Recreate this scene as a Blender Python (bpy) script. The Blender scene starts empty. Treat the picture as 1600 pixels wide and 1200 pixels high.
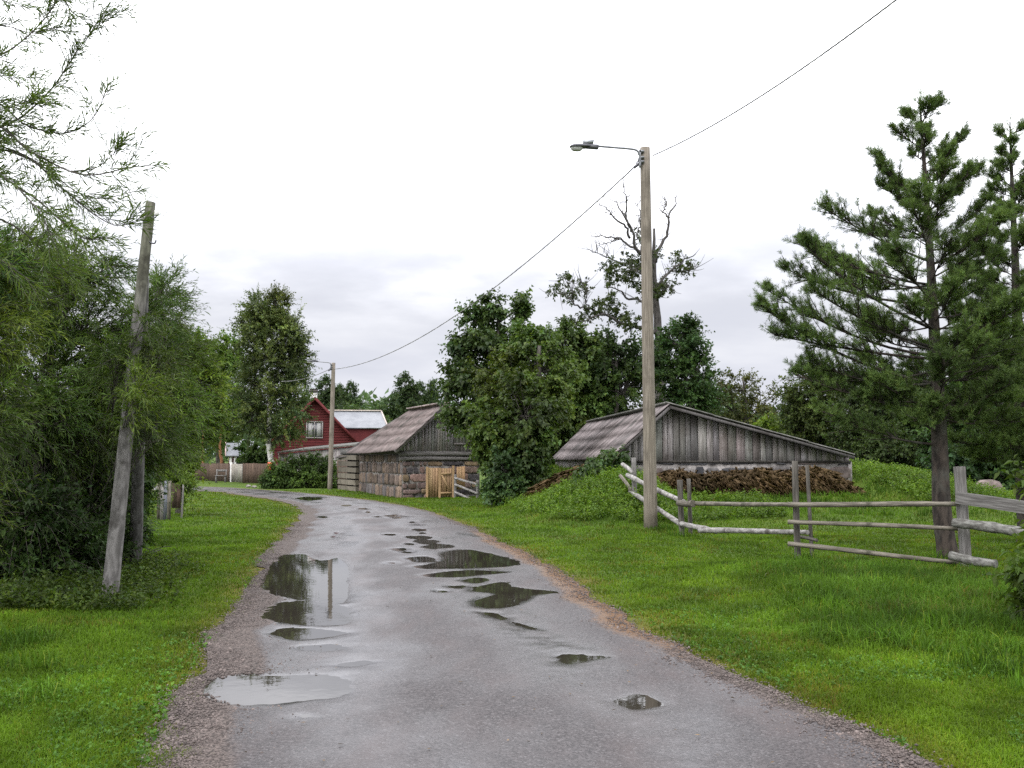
import bpy, math
import numpy as np
from mathutils import Vector, Matrix

rng = np.random.default_rng(11)
sc = bpy.context.scene
COL = sc.collection

# ------------------------------------------------------------------ camera
F_PX = 1600 * 35.0 / 36.0
PITCH = math.atan(112.0 / F_PX)
EYE = 1.6
cam_d = bpy.data.cameras.new("camera")
cam_d.sensor_width = 36
cam_d.lens = 35
cam_d.clip_start = 0.1
cam_d.clip_end = 5000
cam = bpy.data.objects.new("camera", cam_d)
cam.location = (0, 0, EYE)
cam.rotation_euler = (math.pi / 2 + PITCH, 0, 0)
COL.objects.link(cam)
sc.camera = cam


def ray(px, py):
    u = (px - 800) / F_PX
    v = (600 - py) / F_PX
    c, s = math.cos(PITCH), math.sin(PITCH)
    return np.array([u, c - v * s, s + v * c])


def P(px, py, Y):
    """the point seen at a photo pixel at forward distance Y"""
    d = ray(px, py)
    return np.array([0, 0, EYE]) + d * (Y / d[1])


def G(px, py, z=0.0):
    """the ground point seen at a photo pixel"""
    d = ray(px, py)
    return np.array([0, 0, EYE]) + d * ((z - EYE) / d[2])


def SC(Y):
    return Y / F_PX          # metres per photo pixel at distance Y


# ------------------------------------------------------------------ object helpers
def tag(o, label=None, cat=None, group=None, kind=None):
    if label: o["label"] = label
    if cat: o["category"] = cat
    if group: o["group"] = group
    if kind: o["kind"] = kind
    return o


def thing(name, base, label, cat, group=None):
    o = bpy.data.objects.new(name, None)
    o.location = [float(c) for c in base]
    o.empty_display_size = 0.2
    COL.objects.link(o)
    return tag(o, label, cat, group)


def link(name, me, mat, parent, base=None):
    o = bpy.data.objects.new(name, me)
    if mat: me.materials.append(mat)
    COL.objects.link(o)
    if parent is not None:
        o.parent = parent
    elif base is not None:
        o.location = [float(c) for c in base]
    return o


def mesh_np(name, V, F, mat, parent=None, tint=None, smooth=False, origin=None):
    """V (n,3) world coordinates; F (m,k) indices, or a list of such arrays."""
    V = np.asarray(V, dtype=np.float64)
    off = np.zeros(3)
    if parent is not None:
        off = np.array(parent.location)
        if parent.parent is not None:
            off = off + np.array(parent.parent.location)
    elif origin is not None:
        off = np.asarray(origin, float)
    Vl = V - off
    Fs = F if isinstance(F, list) else [F]
    Fs = [np.asarray(f, dtype=np.int32) for f in Fs if len(f)]
    me = bpy.data.meshes.new(name)
    me.vertices.add(len(Vl))
    me.vertices.foreach_set("co", Vl.astype(np.float32).ravel())
    loops = np.concatenate([f.ravel() for f in Fs])
    sizes = np.concatenate([np.full(len(f), f.shape[1], np.int32) for f in Fs])
    starts = np.concatenate([[0], np.cumsum(sizes)[:-1]]).astype(np.int32)
    me.loops.add(len(loops))
    me.loops.foreach_set("vertex_index", loops.astype(np.int32))
    me.polygons.add(len(sizes))
    me.polygons.foreach_set("loop_start", starts)
    if smooth:
        me.polygons.foreach_set("use_smooth", np.ones(len(sizes), dtype=bool))
    me.update(calc_edges=True)
    a = me.color_attributes.new("tint", 'FLOAT_COLOR', 'POINT')
    t = np.ones((len(Vl), 4), np.float32)
    if tint is not None:
        tint = np.asarray(tint, np.float32)
        t[:, :3] = tint if tint.ndim == 2 else tint[:, None]
    a.data.foreach_set("color", t.ravel())
    o = link(name, me, mat, parent, origin)
    return o


class MB:
    """collects small shapes into one mesh"""
    def __init__(self):
        self.V, self.F3, self.F4, self.T, self.n = [], [], [], [], 0

    def add(self, V, F, t=1.0):
        V = np.asarray(V, float)
        for f in F:
            (self.F3 if len(f) == 3 else self.F4).append([i + self.n for i in f])
        self.V.append(V)
        tt = np.ones((len(V), 3)) * np.asarray(t, float)
        self.T.append(tt)
        self.n += len(V)

    def addnp(self, V, F, t=1.0):
        F = np.asarray(F) + self.n
        (self.F3 if F.shape[1] == 3 else self.F4).extend(F.tolist())
        self.V.append(np.asarray(V, float))
        tt = np.ones((len(V), 3)) * (np.asarray(t, float) if np.ndim(t) < 2 else t)
        self.T.append(tt)
        self.n += len(V)

    def box(self, c, ax, ay, az, hx, hy, hz, t=1.0, bev=0.0):
        c, ax, ay, az = [np.asarray(q, float) for q in (c, ax, ay, az)]
        V = [c + ax * hx * i + ay * hy * j + az * hz * k for k in (-1, 1) for j in (-1, 1) for i in (-1, 1)]
        self.add(V, [(0, 2, 3, 1), (4, 5, 7, 6), (0, 1, 5, 4), (2, 6, 7, 3), (0, 4, 6, 2), (1, 3, 7, 5)], t)

    def hexa(self, b, t_, t=1.0):
        """b: 4 points of one face, t_: 4 of the opposite"""
        V = list(b) + list(t_)
        self.add(V, [(3, 2, 1, 0), (4, 5, 6, 7), (0, 1, 5, 4), (1, 2, 6, 5), (2, 3, 7, 6), (3, 0, 4, 7)], t)

    def build(self, name, mat, parent=None, smooth=False, origin=None):
        fs = []
        if self.F3: fs.append(np.array(self.F3))
        if self.F4: fs.append(np.array(self.F4))
        return mesh_np(name, np.concatenate(self.V), fs, mat, parent, np.concatenate(self.T), smooth, origin)


def nrm(v):
    v = np.asarray(v, float)
    return v / (np.linalg.norm(v, axis=-1, keepdims=True) + 1e-9)


def tubes_np(Pts, R, sides=5, cap=True):
    """Pts (n,k,3), R (n,k) -> V, [F4, F3]"""
    Pts = np.asarray(Pts, float); R = np.asarray(R, float)
    n, k, _ = Pts.shape
    T = np.empty_like(Pts)
    T[:, 1:-1] = Pts[:, 2:] - Pts[:, :-2]
    T[:, 0] = Pts[:, 1] - Pts[:, 0]
    T[:, -1] = Pts[:, -1] - Pts[:, -2]
    T = nrm(T)
    ref = np.zeros((n, 1, 3)); 
    main = nrm(Pts[:, -1] - Pts[:, 0])
    ref[:, 0] = np.where((np.abs(main[:, 2]) < 0.8)[:, None], [0, 0, 1.0], [0.3, 1.0, 0])
    S = nrm(np.cross(T, np.broadcast_to(ref, T.shape)))
    B = np.cross(S, T)
    a = np.arange(sides) * 2 * math.pi / sides
    V = Pts[:, :, None, :] + R[:, :, None, None] * (np.cos(a)[None, None, :, None] * S[:, :, None, :] + np.sin(a)[None, None, :, None] * B[:, :, None, :])
    V = V.reshape(-1, 3)
    idx = np.arange(n * k * sides).reshape(n, k, sides)
    j = (np.arange(sides) + 1) % sides
    F4 = np.stack([idx[:, :-1, :], idx[:, :-1][:, :, j], idx[:, 1:][:, :, j], idx[:, 1:, :]], -1).reshape(-1, 4)
    F3 = np.zeros((0, 3), int)
    if cap:
        c = []
        for q in range(1, sides - 1):
            c.append(np.stack([idx[:, -1, 0], idx[:, -1, q], idx[:, -1, q + 1]], -1))
            c.append(np.stack([idx[:, 0, 0], idx[:, 0, q + 1], idx[:, 0, q]], -1))
        F3 = np.concatenate(c)
    return V, [F4, F3]


def join_np(parts):
    """parts: list of (V, [F...]) -> V, [F4, F3]"""
    Vs, F4, F3, n = [], [], [], 0
    for V, Fs in parts:
        for f in Fs:
            if len(f) == 0: continue
            (F4 if f.shape[1] == 4 else F3).append(f + n)
        Vs.append(V); n += len(V)
    out = []
    if F4: out.append(np.concatenate(F4))
    if F3: out.append(np.concatenate(F3))
    return np.concatenate(Vs), out


def rod(name, p0, p1, r0, r1, mat, parent, sides=10, bend=0.0, wob=0.04, tint=1.0, segs=8, square=None):
    """a log, pole or post lying along its own local Z so that grain follows it"""
    p0, p1 = Vector(p0), Vector(p1)
    L = (p1 - p0).length
    if square:
        hx, hy = square
        a = [(-1, -1), (1, -1), (1, 1), (-1, 1)]
        V, T = [], []
        for k in range(segs + 1):
            t = k / segs
            for (i, j) in a:
                V.append((i * hx * (1 + rng.normal() * wob), j * hy * (1 + rng.normal() * wob), t * L))
        F = []
        for k in range(segs):
            for q in range(4):
                F.append((k * 4 + q, k * 4 + (q + 1) % 4, k * 4 + 4 + (q + 1) % 4, k * 4 + 4 + q))
        F += [(3, 2, 1, 0), tuple(segs * 4 + q for q in range(4))]
        V = np.array(V); smooth = False
        m = MB(); m.add(V, F, tint)
        V, F3, F4 = np.array(V), m.F3, m.F4
    else:
        k = segs + 1
        t = np.linspace(0, 1, k)
        ph = rng.uniform(0, 6.28, 2)
        cx = np.sin(t * 5 + ph[0]) * wob * r0 * 1.5 + bend * 4 * t * (1 - t)
        cy = np.sin(t * 4 + ph[1]) * wob * r0 * 1.5
        R = (r0 + (r1 - r0) * t) * (1 + rng.normal(0, wob * 0.6, k))
        Pts = np.stack([cx, cy, t * L], -1)[None]
        V, Fs = tubes_np(Pts, R[None], sides)
        F4, F3 = Fs[0].tolist(), Fs[1].tolist()
        smooth = True
    me = bpy.data.meshes.new(name)
    me.from_pydata([tuple(v) for v in V], [], [tuple(f) for f in F4] + [tuple(f) for f in F3])
    if smooth:
        for p in me.polygons:
            p.use_smooth = len(p.vertices) == 4
    at = me.color_attributes.new("tint", 'FLOAT_COLOR', 'POINT')
    tt = np.ones((len(V), 4), np.float32)
    tt[:, :3] = np.array([tint(v[2] / L) for v in V]) if callable(tint) else tint
    at.data.foreach_set("color", tt.ravel())
    o = link(name, me, mat, parent)
    q = (p1 - p0).to_track_quat('Z', 'X' if abs((p1 - p0).normalized().z) < 0.9 else 'Y')
    off = Vector((0, 0, 0)); q_ = parent
    while q_ is not None:
        off = off + Vector(q_.location); q_ = q_.parent
    o.location = p0 - off
    o.rotation_mode = 'QUATERNION'
    o.rotation_quaternion = q
    return o


# ------------------------------------------------------------------ materials
def new_mat(name):
    m = bpy.data.materials.new(name)
    m.use_nodes = True
    nt = m.node_tree
    nt.nodes.clear()
    out = nt.nodes.new("ShaderNodeOutputMaterial")
    b = nt.nodes.new("ShaderNodeBsdfPrincipled")
    nt.links.new(b.outputs[0], out.inputs[0])
    return m, nt, b, out


def N(nt, typ, **kw):
    n = nt.nodes.new(typ)
    for k, v in kw.items():
        setattr(n, k, v)
    return n


def mixc(nt, a, b, fac, blend='MIX'):
    n = nt.nodes.new("ShaderNodeMix")
    n.data_type = 'RGBA'; n.blend_type = blend
    for sock, v in ((n.inputs[0], fac), (n.inputs[6], a), (n.inputs[7], b)):
        if hasattr(v, "is_linked") or isinstance(v, bpy.types.NodeSocket):
            nt.links.new(v, sock)
        elif isinstance(v, (int, float)):
            sock.default_value = v if sock.type == 'VALUE' else (v, v, v, 1)
        else:
            sock.default_value = (*v[:3], 1)
    return n.outputs[2]


def math_(nt, op, a, b=0.0, c=None, clamp=False):
    n = nt.nodes.new("ShaderNodeMath"); n.operation = op; n.use_clamp = clamp
    for i, v in enumerate((a, b) if c is None else (a, b, c)):
        if isinstance(v, bpy.types.NodeSocket): nt.links.new(v, n.inputs[i])
        else: n.inputs[i].default_value = v
    return n.outputs[0]


def noise(nt, scale=(1, 1, 1), s=1.0, detail=4, rough=0.55, coord='Object', dist=0.0):
    tc = nt.nodes.new("ShaderNodeTexCoord")
    mp = nt.nodes.new("ShaderNodeMapping")
    mp.inputs['Scale'].default_value = scale
    nt.links.new(tc.outputs[coord], mp.inputs[0])
    n = nt.nodes.new("ShaderNodeTexNoise")
    n.inputs['Scale'].default_value = s
    n.inputs['Detail'].default_value = detail
    n.inputs['Roughness'].default_value = rough
    n.inputs['Distortion'].default_value = dist
    nt.links.new(mp.outputs[0], n.inputs['Vector'])
    return n.outputs[0]


def ramp(nt, v, lo, hi, a=0.0, b=1.0):
    n = nt.nodes.new("ShaderNodeMapRange")
    n.inputs[1].default_value = lo; n.inputs[2].default_value = hi
    n.inputs[3].default_value = a; n.inputs[4].default_value = b
    n.interpolation_type = 'SMOOTHSTEP'
    nt.links.new(v, n.inputs[0])
    return n.outputs[0]


def tint_node(nt):
    a = nt.nodes.new("ShaderNodeAttribute"); a.attribute_name = "tint"
    return a.outputs['Color']


def bump(nt, b, h, strength=0.4, dist=0.02):
    n = nt.nodes.new("ShaderNodeBump")
    n.inputs['Strength'].default_value = strength
    n.inputs['Distance'].default_value = dist
    nt.links.new(h, n.inputs['Height'])
    nt.links.new(n.outputs[0], b.inputs['Normal'])


def surf(name, c1, c2, scale=(1, 1, 1), s=1.0, rough=0.8, bstr=0.3, bdist=0.01, c3=None, s3=0.7, lo=0.35, hi=0.65, spec=0.3, detail=6, metal=0.0):
    m, nt, b, out = new_mat(name)
    n = noise(nt, scale, s, detail)
    col = mixc(nt, c1, c2, ramp(nt, n, lo, hi))
    if c3:
        n3 = noise(nt, (1, 1, 1), s3, 5, 0.6)
        col = mixc(nt, col, c3, ramp(nt, n3, 0.48, 0.68))
    col = mixc(nt, col, tint_node(nt), 1.0, 'MULTIPLY')
    nt.links.new(col, b.inputs['Base Color'])
    b.inputs['Roughness'].default_value = rough
    b.inputs['Specular IOR Level'].default_value = spec
    b.inputs['Metallic'].default_value = metal
    if bstr: bump(nt, b, n, bstr, bdist)
    return m


def leaf_mat(name, c, var=(1, 1, 1), trans=0.35, rough=0.55, spec=0.16):
    m, nt, b, out = new_mat(name)
    n = noise(nt, (1, 1, 1), 0.9, 3)
    col = mixc(nt, [x * 0.75 for x in c], [c[0] * 1.25, c[1] * 1.2, c[2] * 1.1], ramp(nt, n, 0.35, 0.65))
    col = mixc(nt, col, tint_node(nt), 1.0, 'MULTIPLY')
    nt.links.new(col, b.inputs['Base Color'])
    b.inputs['Roughness'].default_value = rough
    b.inputs['Specular IOR Level'].default_value = spec
    tr = N(nt, "ShaderNodeBsdfTranslucent")
    tc = mixc(nt, col, (1.25, 1.35, 0.6), 1.0, 'MULTIPLY')
    nt.links.new(tc, tr.inputs[0])
    mx = N(nt, "ShaderNodeMixShader"); mx.inputs[0].default_value = trans
    nt.links.new(b.outputs[0], mx.inputs[1]); nt.links.new(tr.outputs[0], mx.inputs[2])
    nt.links.new(mx.outputs[0], out.inputs[0])
    return m


M = {}
M['old_wood'] = surf("weathered grey wood", (.095, .088, .082), (.21, .20, .19), (20, 20, 1.4), 2.2, .85, .35, .006, (.09, .085, .08), .8)
M['board'] = surf("weathered grey boards", (.195, .178, .170), (.335, .312, .304), (16, 16, .9), 1.8, .85, .2, .004, (.16, .14, .13), 1.3)
M['post_wood'] = surf("dark fence post wood", (.05, .045, .038), (.12, .11, .095), (16, 16, 1.2), 2.0, .9, .4, .006)
M['birch_log'] = surf("pale peeled birch", (.14, .13, .12), (.32, .305, .29), (9, 9, 2.6), 2.2, .75, .5, .008, (.065, .055, .048), 3.6)
M['rail_wood'] = surf("grey fence rail wood", (.075, .066, .052), (.19, .17, .138), (20, 20, 1.6), 2.2, .85, .5, .008, (.055, .052, .036), 3.0)
M['lichen_log'] = surf("lichen grown grey log", (.08, .076, .068), (.20, .198, .18), (14, 14, 5), 2.4, .9, .7, .010, (.055, .05, .042), 3.2)
M['pole_wood'] = surf("impregnated pole wood", (.12, .102, .08), (.235, .205, .165), (26, 26, .9), 2.2, .8, .35, .004, (.10, .085, .066), 1.3)
M['grey_pole'] = surf("bleached pole wood", (.11, .105, .10), (.25, .24, .235), (9, 9, 2.6), 2.2, .85, .4, .006, (.055, .05, .045), 3.4)
M['new_wood'] = surf("fresh yellow planks", (.27, .175, .088), (.37, .245, .13), (14, 14, 1), 1.8, .7, .2, .004)
M['log_wall'] = surf("pale squared logs", (.17, .155, .13), (.30, .275, .235), (1.5, 1.5, 16), 1.6, .85, .4, .01, (.13, .12, .10), 1.4)
M['brown_fence'] = surf("brown fence boards", (.062, .040, .029), (.105, .070, .050), (10, 10, 1), 1.6, .9, .2, .005)
M['stone'] = surf("field stone", (.6, .6, .6), (1.05, 1.05, 1.05), (1, 1, 1), 7, .85, .5, .02, detail=8)
M['mortar'] = surf("old lime mortar", (.075, .066, .058), (.27, .25, .23), (1, 1, 1), 6, .95, .5, .02)
M['pale_mortar'] = surf("pale lime mortar", (.13, .12, .11), (.29, .27, .255), (1, 1, 1), 6, .95, .5, .02)
M['fibre_roof'] = surf("fibre cement roofing", (.12, .094, .088), (.195, .157, .148), (.9, .9, .9), 3.2, .8, .25, .006, (.075, .068, .06), 1.6)
M['fibre_roof_pale'] = surf("paler fibre cement roofing", (.095, .080, .078), (.24, .205, .20), (.5, 2.4, .4), 1.6, .75, .25, .006, (.08, .075, .07), .9)
M['dark_roof'] = surf("dark tarred roofing", (.05, .043, .042), (.085, .075, .07), (1, 1, 1), 3, .85, .2, .006)
M['moss_edge'] = surf("mossy roof edge", (.075, .075, .065), (.15, .145, .13), (1, 1, 1), 5, .9, .4, .01)
M['red_wall'] = surf("oxblood painted boards", (.085, .011, .012), (.115, .017, .018), (2, 2, 6), 1.4, .7, .15, .004)
M['white_metal'] = surf("pale metal sheet", (.17, .178, .192), (.225, .233, .248), (1, 1, 1), 1.2, .45, .05, .003)
M['white_paint'] = surf("white paint", (.62, .60, .58), (.78, .77, .75), (1, 1, 1), 5, .6, .1, .003)
M['chimney'] = surf("whitewashed brick", (.45, .43, .42), (.62, .60, .58), (1, 1, 1), 8, .9, .3, .01)
M['metal'] = surf("galvanised metal", (.16, .165, .175), (.24, .245, .255), (1, 1, 1), 9, .45, .05, .002, metal=.6, spec=.5)
M['dark_metal'] = surf("dark lamp housing", (.07, .07, .08), (.11, .11, .12), (1, 1, 1), 6, .5, .05, .002)
M['cable'] = surf("sun faded cable", (.18, .175, .17), (.34, .335, .33), (1, 1, 1), 3, .6, 0)
M['bark'] = surf("grey brown bark", (.045, .04, .034), (.10, .09, .078), (6, 6, 1.6), 2.2, .95, .7, .02)
M['pine_bark'] = surf("pine bark", (.020, .016, .014), (.062, .049, .040), (5, 5, 1.6), 2.6, .95, .9, .03, (.07, .07, .06), 1.6)
M['red_bark'] = surf("reddish pine bark", (.16, .07, .035), (.25, .12, .06), (6, 6, 1.6), 2.2, .95, .6, .02)
M['birch_bark'] = surf("white birch bark", (.50, .48, .45), (.66, .64, .61), (3, 3, 3), 3, .8, .2, .005, (.06, .055, .05), 2.3)
M['dead_bark'] = surf("bare grey bark", (.040, .036, .033), (.085, .078, .071), (6, 6, 1.6), 2.2, .95, .5, .02)
M['twig'] = surf("green brown twigs", (.05, .045, .028), (.085, .08, .045), (1, 1, 1), 4, .8, 0)
M['rock'] = surf("pinkish granite", (.10, .078, .07), (.19, .15, .135), (1, 1, 1), 4, .85, .6, .03)
M['red_box'] = surf("orange red paint", (.50, .05, .02), (.58, .07, .03), (1, 1, 1), 4, .5, .05, .003)
M['straw'] = surf("wet brown straw", (.095, .070, .045), (.165, .122, .080), (3, 3, 3), 4, .95, .8, .05)
M['straw_blade'] = leaf_mat("straw stalks", (.165, .118, .072), trans=.15)

M['willow'] = leaf_mat("willow leaf", (.070, .112, .020), trans=.24, rough=.45)
M['bush'] = leaf_mat("thicket leaf", (.078, .125, .024), trans=.35)
M['birch'] = leaf_mat("birch leaf", (.070, .098, .032), trans=.32)
M['maple'] = leaf_mat("maple leaf", (.052, .086, .022), trans=.28, rough=.5, spec=.24)
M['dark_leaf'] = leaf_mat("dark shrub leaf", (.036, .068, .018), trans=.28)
M['olive_leaf'] = leaf_mat("olive shrub leaf", (.060, .074, .026), trans=.3)
M['pine'] = leaf_mat("pine needles", (.078, .124, .036), trans=.28, rough=.55)
M['far_leaf'] = leaf_mat("far tree leaf", (.062, .098, .040), trans=.3)
M['hedge'] = leaf_mat("hedge leaf", (.055, .098, .020), trans=.25)
M['herb'] = leaf_mat("herb leaf", (.075, .145, .022), trans=.35)
M['grass'] = leaf_mat("grass blades", (.076, .136, .010), trans=.30, rough=.6, spec=.10)


def glass_mat():
    m, nt, b, out = new_mat("window glass")
    b.inputs['Base Color'].default_value = (.05, .055, .06, 1)
    b.inputs['Roughness'].default_value = .08
    b.inputs['Specular IOR Level'].default_value = .8
    return m
M['glass'] = glass_mat()


def lens_mat():
    m, nt, b, out = new_mat("lamp bowl")
    b.inputs['Base Color'].default_value = (.75, .75, .74, 1)
    b.inputs['Roughness'].default_value = .2
    b.inputs['Transmission Weight'].default_value = .4
    return m
M['lens'] = lens_mat()


def puddle_mat():
    m, nt, b, out = new_mat("puddle water")
    n = noise(nt, (1, 1, 1), 1.3, 3)
    col = mixc(nt, (.018, .015, .012), (.034, .029, .024), n)
    nt.links.new(col, b.inputs['Base Color'])
    b.inputs['Roughness'].default_value = .025
    b.inputs['IOR'].default_value = 1.45
    n2 = noise(nt, (1, 1, 1), 7.0, 2)
    bump(nt, b, n2, .045, .01)
    return m
M['puddle'] = puddle_mat()


def road_mat():
    m, nt, b, out = new_mat("wet worn asphalt")
    t = tint_node(nt)
    sep = N(nt, "ShaderNodeSeparateColor"); nt.links.new(t, sep.inputs[0])
    edge, orange, track = sep.outputs[0], sep.outputs[1], sep.outputs[2]
    fine = noise(nt, (1, 1, 1), 48, 5, .75)
    fine2 = noise(nt, (1, 1, 1), 24, 4, .7)
    grain = noise(nt, (1, 1, 1), 105, 2, .6)
    patch = noise(nt, (1, .45, 1), .75, 5, .6)
    patch2 = noise(nt, (1, .3, 1), 2.2, 5, .6)
    vor = N(nt, "ShaderNodeTexVoronoi"); vor.inputs['Scale'].default_value = 85
    tcv = N(nt, "ShaderNodeTexCoord"); nt.links.new(tcv.outputs['Object'], vor.inputs['Vector'])
    sv = N(nt, "ShaderNodeSeparateColor"); nt.links.new(vor.outputs['Color'], sv.inputs[0])
    cell = sv.outputs[0]
    base = mixc(nt, (.026, .0222, .0225), (.066, .058, .058), ramp(nt, math_(nt, 'ADD', math_(nt, 'MULTIPLY', cell, .55), math_(nt, 'MULTIPLY', fine, .45)), .25, .72))
    base = mixc(nt, base, (.066, .051, .049), ramp(nt, patch2, .44, .72, 0, .75))
    base = mixc(nt, base, (.024, .0225, .0245), ramp(nt, patch, .5, .7, 0, .65))
    base = mixc(nt, base, (.125, .117, .117), ramp(nt, cell, .92, .97, 0, .6))
    gravel = mixc(nt, (.026, .0205, .018), (.118, .095, .084), ramp(nt, math_(nt, 'ADD', math_(nt, 'MULTIPLY', cell, .6), math_(nt, 'MULTIPLY', fine2, .4)), .2, .8))
    en = math_(nt, 'ADD', edge, math_(nt, 'MULTIPLY', math_(nt, 'SUBTRACT', patch2, .5), .7))
    ef = ramp(nt, en, .35, .65)
    col = mixc(nt, base, gravel, ef)
    on = math_(nt, 'ADD', orange, math_(nt, 'MULTIPLY', math_(nt, 'SUBTRACT', fine2, .5), 1.2))
    col = mixc(nt, col, (.115, .062, .028), ramp(nt, on, .35, .85, 0, .9))
    # wet film on the worn tracks and round the puddles
    wn = math_(nt, 'ADD', math_(nt, 'MULTIPLY', track, .34), math_(nt, 'MULTIPLY', math_(nt, 'SUBTRACT', patch, .5), 1.1))
    wet = ramp(nt, wn, -.10, .36)
    wet = math_(nt, 'MULTIPLY', wet, math_(nt, 'SUBTRACT', 1.0, math_(nt, 'MULTIPLY', ef, .8)))
    col = mixc(nt, col, mixc(nt, col, (.62, .62, .64), 1.0, 'MULTIPLY'), wet)
    nt.links.new(col, b.inputs['Base Color'])
    r = math_(nt, 'SUBTRACT', .56, math_(nt, 'MULTIPLY', wet, .40))
    r = math_(nt, 'ADD', r, math_(nt, 'MULTIPLY', ef, .28))
    nt.links.new(r, b.inputs['Roughness'])
    nt.links.new(math_(nt, 'ADD', .22, math_(nt, 'MULTIPLY', wet, .30)), b.inputs['Specular IOR Level'])
    h = math_(nt, 'ADD', math_(nt, 'MULTIPLY', fine, .8), math_(nt, 'SUBTRACT', .6, math_(nt, 'MULTIPLY', vor.outputs['Distance'], 1.0)))
    bn = N(nt, "ShaderNodeBump"); bn.inputs['Distance'].default_value = .005
    nt.links.new(math_(nt, 'SUBTRACT', .50, math_(nt, 'MULTIPLY', wet, .40)), bn.inputs['Strength'])
    nt.links.new(h, bn.inputs['Height']); nt.links.new(bn.outputs[0], b.inputs['Normal'])
    return m
M['road'] = road_mat()


def ground_mat():
    m, nt, b, out = new_mat("short grass turf")
    n1 = noise(nt, (1, 1, 1), .55, 5, .6)
    n2 = noise(nt, (1, 1, 1), 9, 5, .7)
    n3 = noise(nt, (1, 1, 1), 45, 3, .7)
    col = mixc(nt, (.040, .075, .006), (.070, .108, .008), ramp(nt, n1, .35, .65))
    col = mixc(nt, col, (.030, .060, .009), ramp(nt, n2, .5, .72))
    col = mixc(nt, col, (.09, .135, .022), ramp(nt, n3, .52, .75))
    col = mixc(nt, col, tint_node(nt), 1.0, 'MULTIPLY')
    nt.links.new(col, b.inputs['Base Color'])
    b.inputs['Roughness'].default_value = .9
    b.inputs['Specular IOR Level'].default_value = .15
    bump(nt, b, math_(nt, 'ADD', n2, n3), .6, .05)
    return m
M['ground'] = ground_mat()

# ------------------------------------------------------------------ world and light
w = bpy.data.worlds.new("World")
sc.world = w
w.use_nodes = True
nt = w.node_tree
nt.nodes.clear()
wo = N(nt, "ShaderNodeOutputWorld")
SUN_EL, SUN_AZ = math.radians(42), math.radians(212)
sky = N(nt, "ShaderNodeTexSky"); sky.sky_type = 'NISHITA'; sky.sun_disc = False
sky.sun_elevation = SUN_EL; sky.sun_rotation = SUN_AZ
sky.air_density = 1.5; sky.dust_density = 4
bg1 = N(nt, "ShaderNodeBackground"); bg1.inputs[1].default_value = .1
nt.links.new(sky.outputs[0], bg1.inputs[0])
tc = N(nt, "ShaderNodeTexCoord")
sp = N(nt, "ShaderNodeSeparateXYZ"); nt.links.new(tc.outputs['Generated'], sp.inputs[0])
z = math_(nt, 'MAXIMUM', sp.outputs[2], 0.0)
zz = math_(nt, 'ADD', z, .16)
cx = math_(nt, 'DIVIDE', sp.outputs[0], zz); cy = math_(nt, 'DIVIDE', sp.outputs[1], zz)
cb = N(nt, "ShaderNodeCombineXYZ"); nt.links.new(cx, cb.inputs[0]); nt.links.new(cy, cb.inputs[1])
cn = N(nt, "ShaderNodeTexNoise"); cn.inputs['Scale'].default_value = 1.15; cn.inputs['Detail'].default_value = 7; cn.inputs['Roughness'].default_value = .55
nt.links.new(cb.outputs[0], cn.inputs['Vector'])
cl = ramp(nt, cn.outputs[0], .36, .66)
SUN_EL, SUN_AZ = math.radians(42), math.radians(212)
hs = math_(nt, 'ADD', math_(nt, 'MULTIPLY', sp.outputs[0], math.sin(SUN_AZ)), math_(nt, 'MULTIPLY', sp.outputs[1], math.cos(SUN_AZ)))
glow = math_(nt, 'POWER', math_(nt, 'MAXIMUM', math_(nt, 'ADD', math_(nt, 'MULTIPLY', hs, math.cos(SUN_EL)), math_(nt, 'MULTIPLY', sp.outputs[2], math.sin(SUN_EL))), 0.0), 2.0)
zc = math_(nt, 'ADD', z, math_(nt, 'MULTIPLY', math_(nt, 'SUBTRACT', cl, .5), .04))
lum = math_(nt, 'ADD', ramp(nt, zc, .125, .40, 0, 2.05), .85)           # overcast: far brighter overhead than low down
lum = math_(nt, 'ADD', lum, math_(nt, 'MULTIPLY', glow, .75))         # and brighter round the hidden sun
lum = math_(nt, 'MULTIPLY', lum, math_(nt, 'ADD', math_(nt, 'MULTIPLY', cl, .13), .925))
tintc = mixc(nt, (.885, .915, 1.05), (.98, .985, 1.03), math_(nt, 'ADD', math_(nt, 'MULTIPLY', z, 2.2), math_(nt, 'MULTIPLY', cl, .45), clamp=True))
cc = mixc(nt, tintc, lum, 1.0, 'MULTIPLY')
bg2 = N(nt, "ShaderNodeBackground"); nt.links.new(cc, bg2.inputs[0]); bg2.inputs[1].default_value = 1.06
mx = N(nt, "ShaderNodeMixShader"); mx.inputs[0].default_value = .94
nt.links.new(bg1.outputs[0], mx.inputs[1]); nt.links.new(bg2.outputs[0], mx.inputs[2])
nt.links.new(mx.outputs[0], wo.inputs[0])

sd = bpy.data.lights.new("sun", 'SUN'); sd.energy = .9; sd.angle = math.radians(32); sd.color = (1, .97, .92)
so = bpy.data.objects.new("sun", sd); COL.objects.link(so)
sdir = Vector((math.sin(SUN_AZ) * math.cos(SUN_EL), math.cos(SUN_AZ) * math.cos(SUN_EL), math.sin(SUN_EL)))
so.rotation_euler = (-sdir).to_track_quat('-Z', 'Y').to_euler()
so.location = (0, 0, 40)

# ------------------------------------------------------------------ road outline
LE = [(120, 1500), (235, 1260), (268, 1200), (296, 1110), (335, 1035), (378, 960), (405, 912), (430, 868), (462, 830), (478, 806), (472, 793), (440, 783), (400, 776.5), (360, 771.5), (320, 768)]
RE = [(2100, 1500), (1560, 1262), (1440, 1203), (1300, 1130), (1150, 1058), (1000, 985), (905, 925), (840, 880), (780, 850), (715, 818), (650, 796), (580, 783), (510, 774.5), (430, 767.5), (320, 761)]


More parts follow.
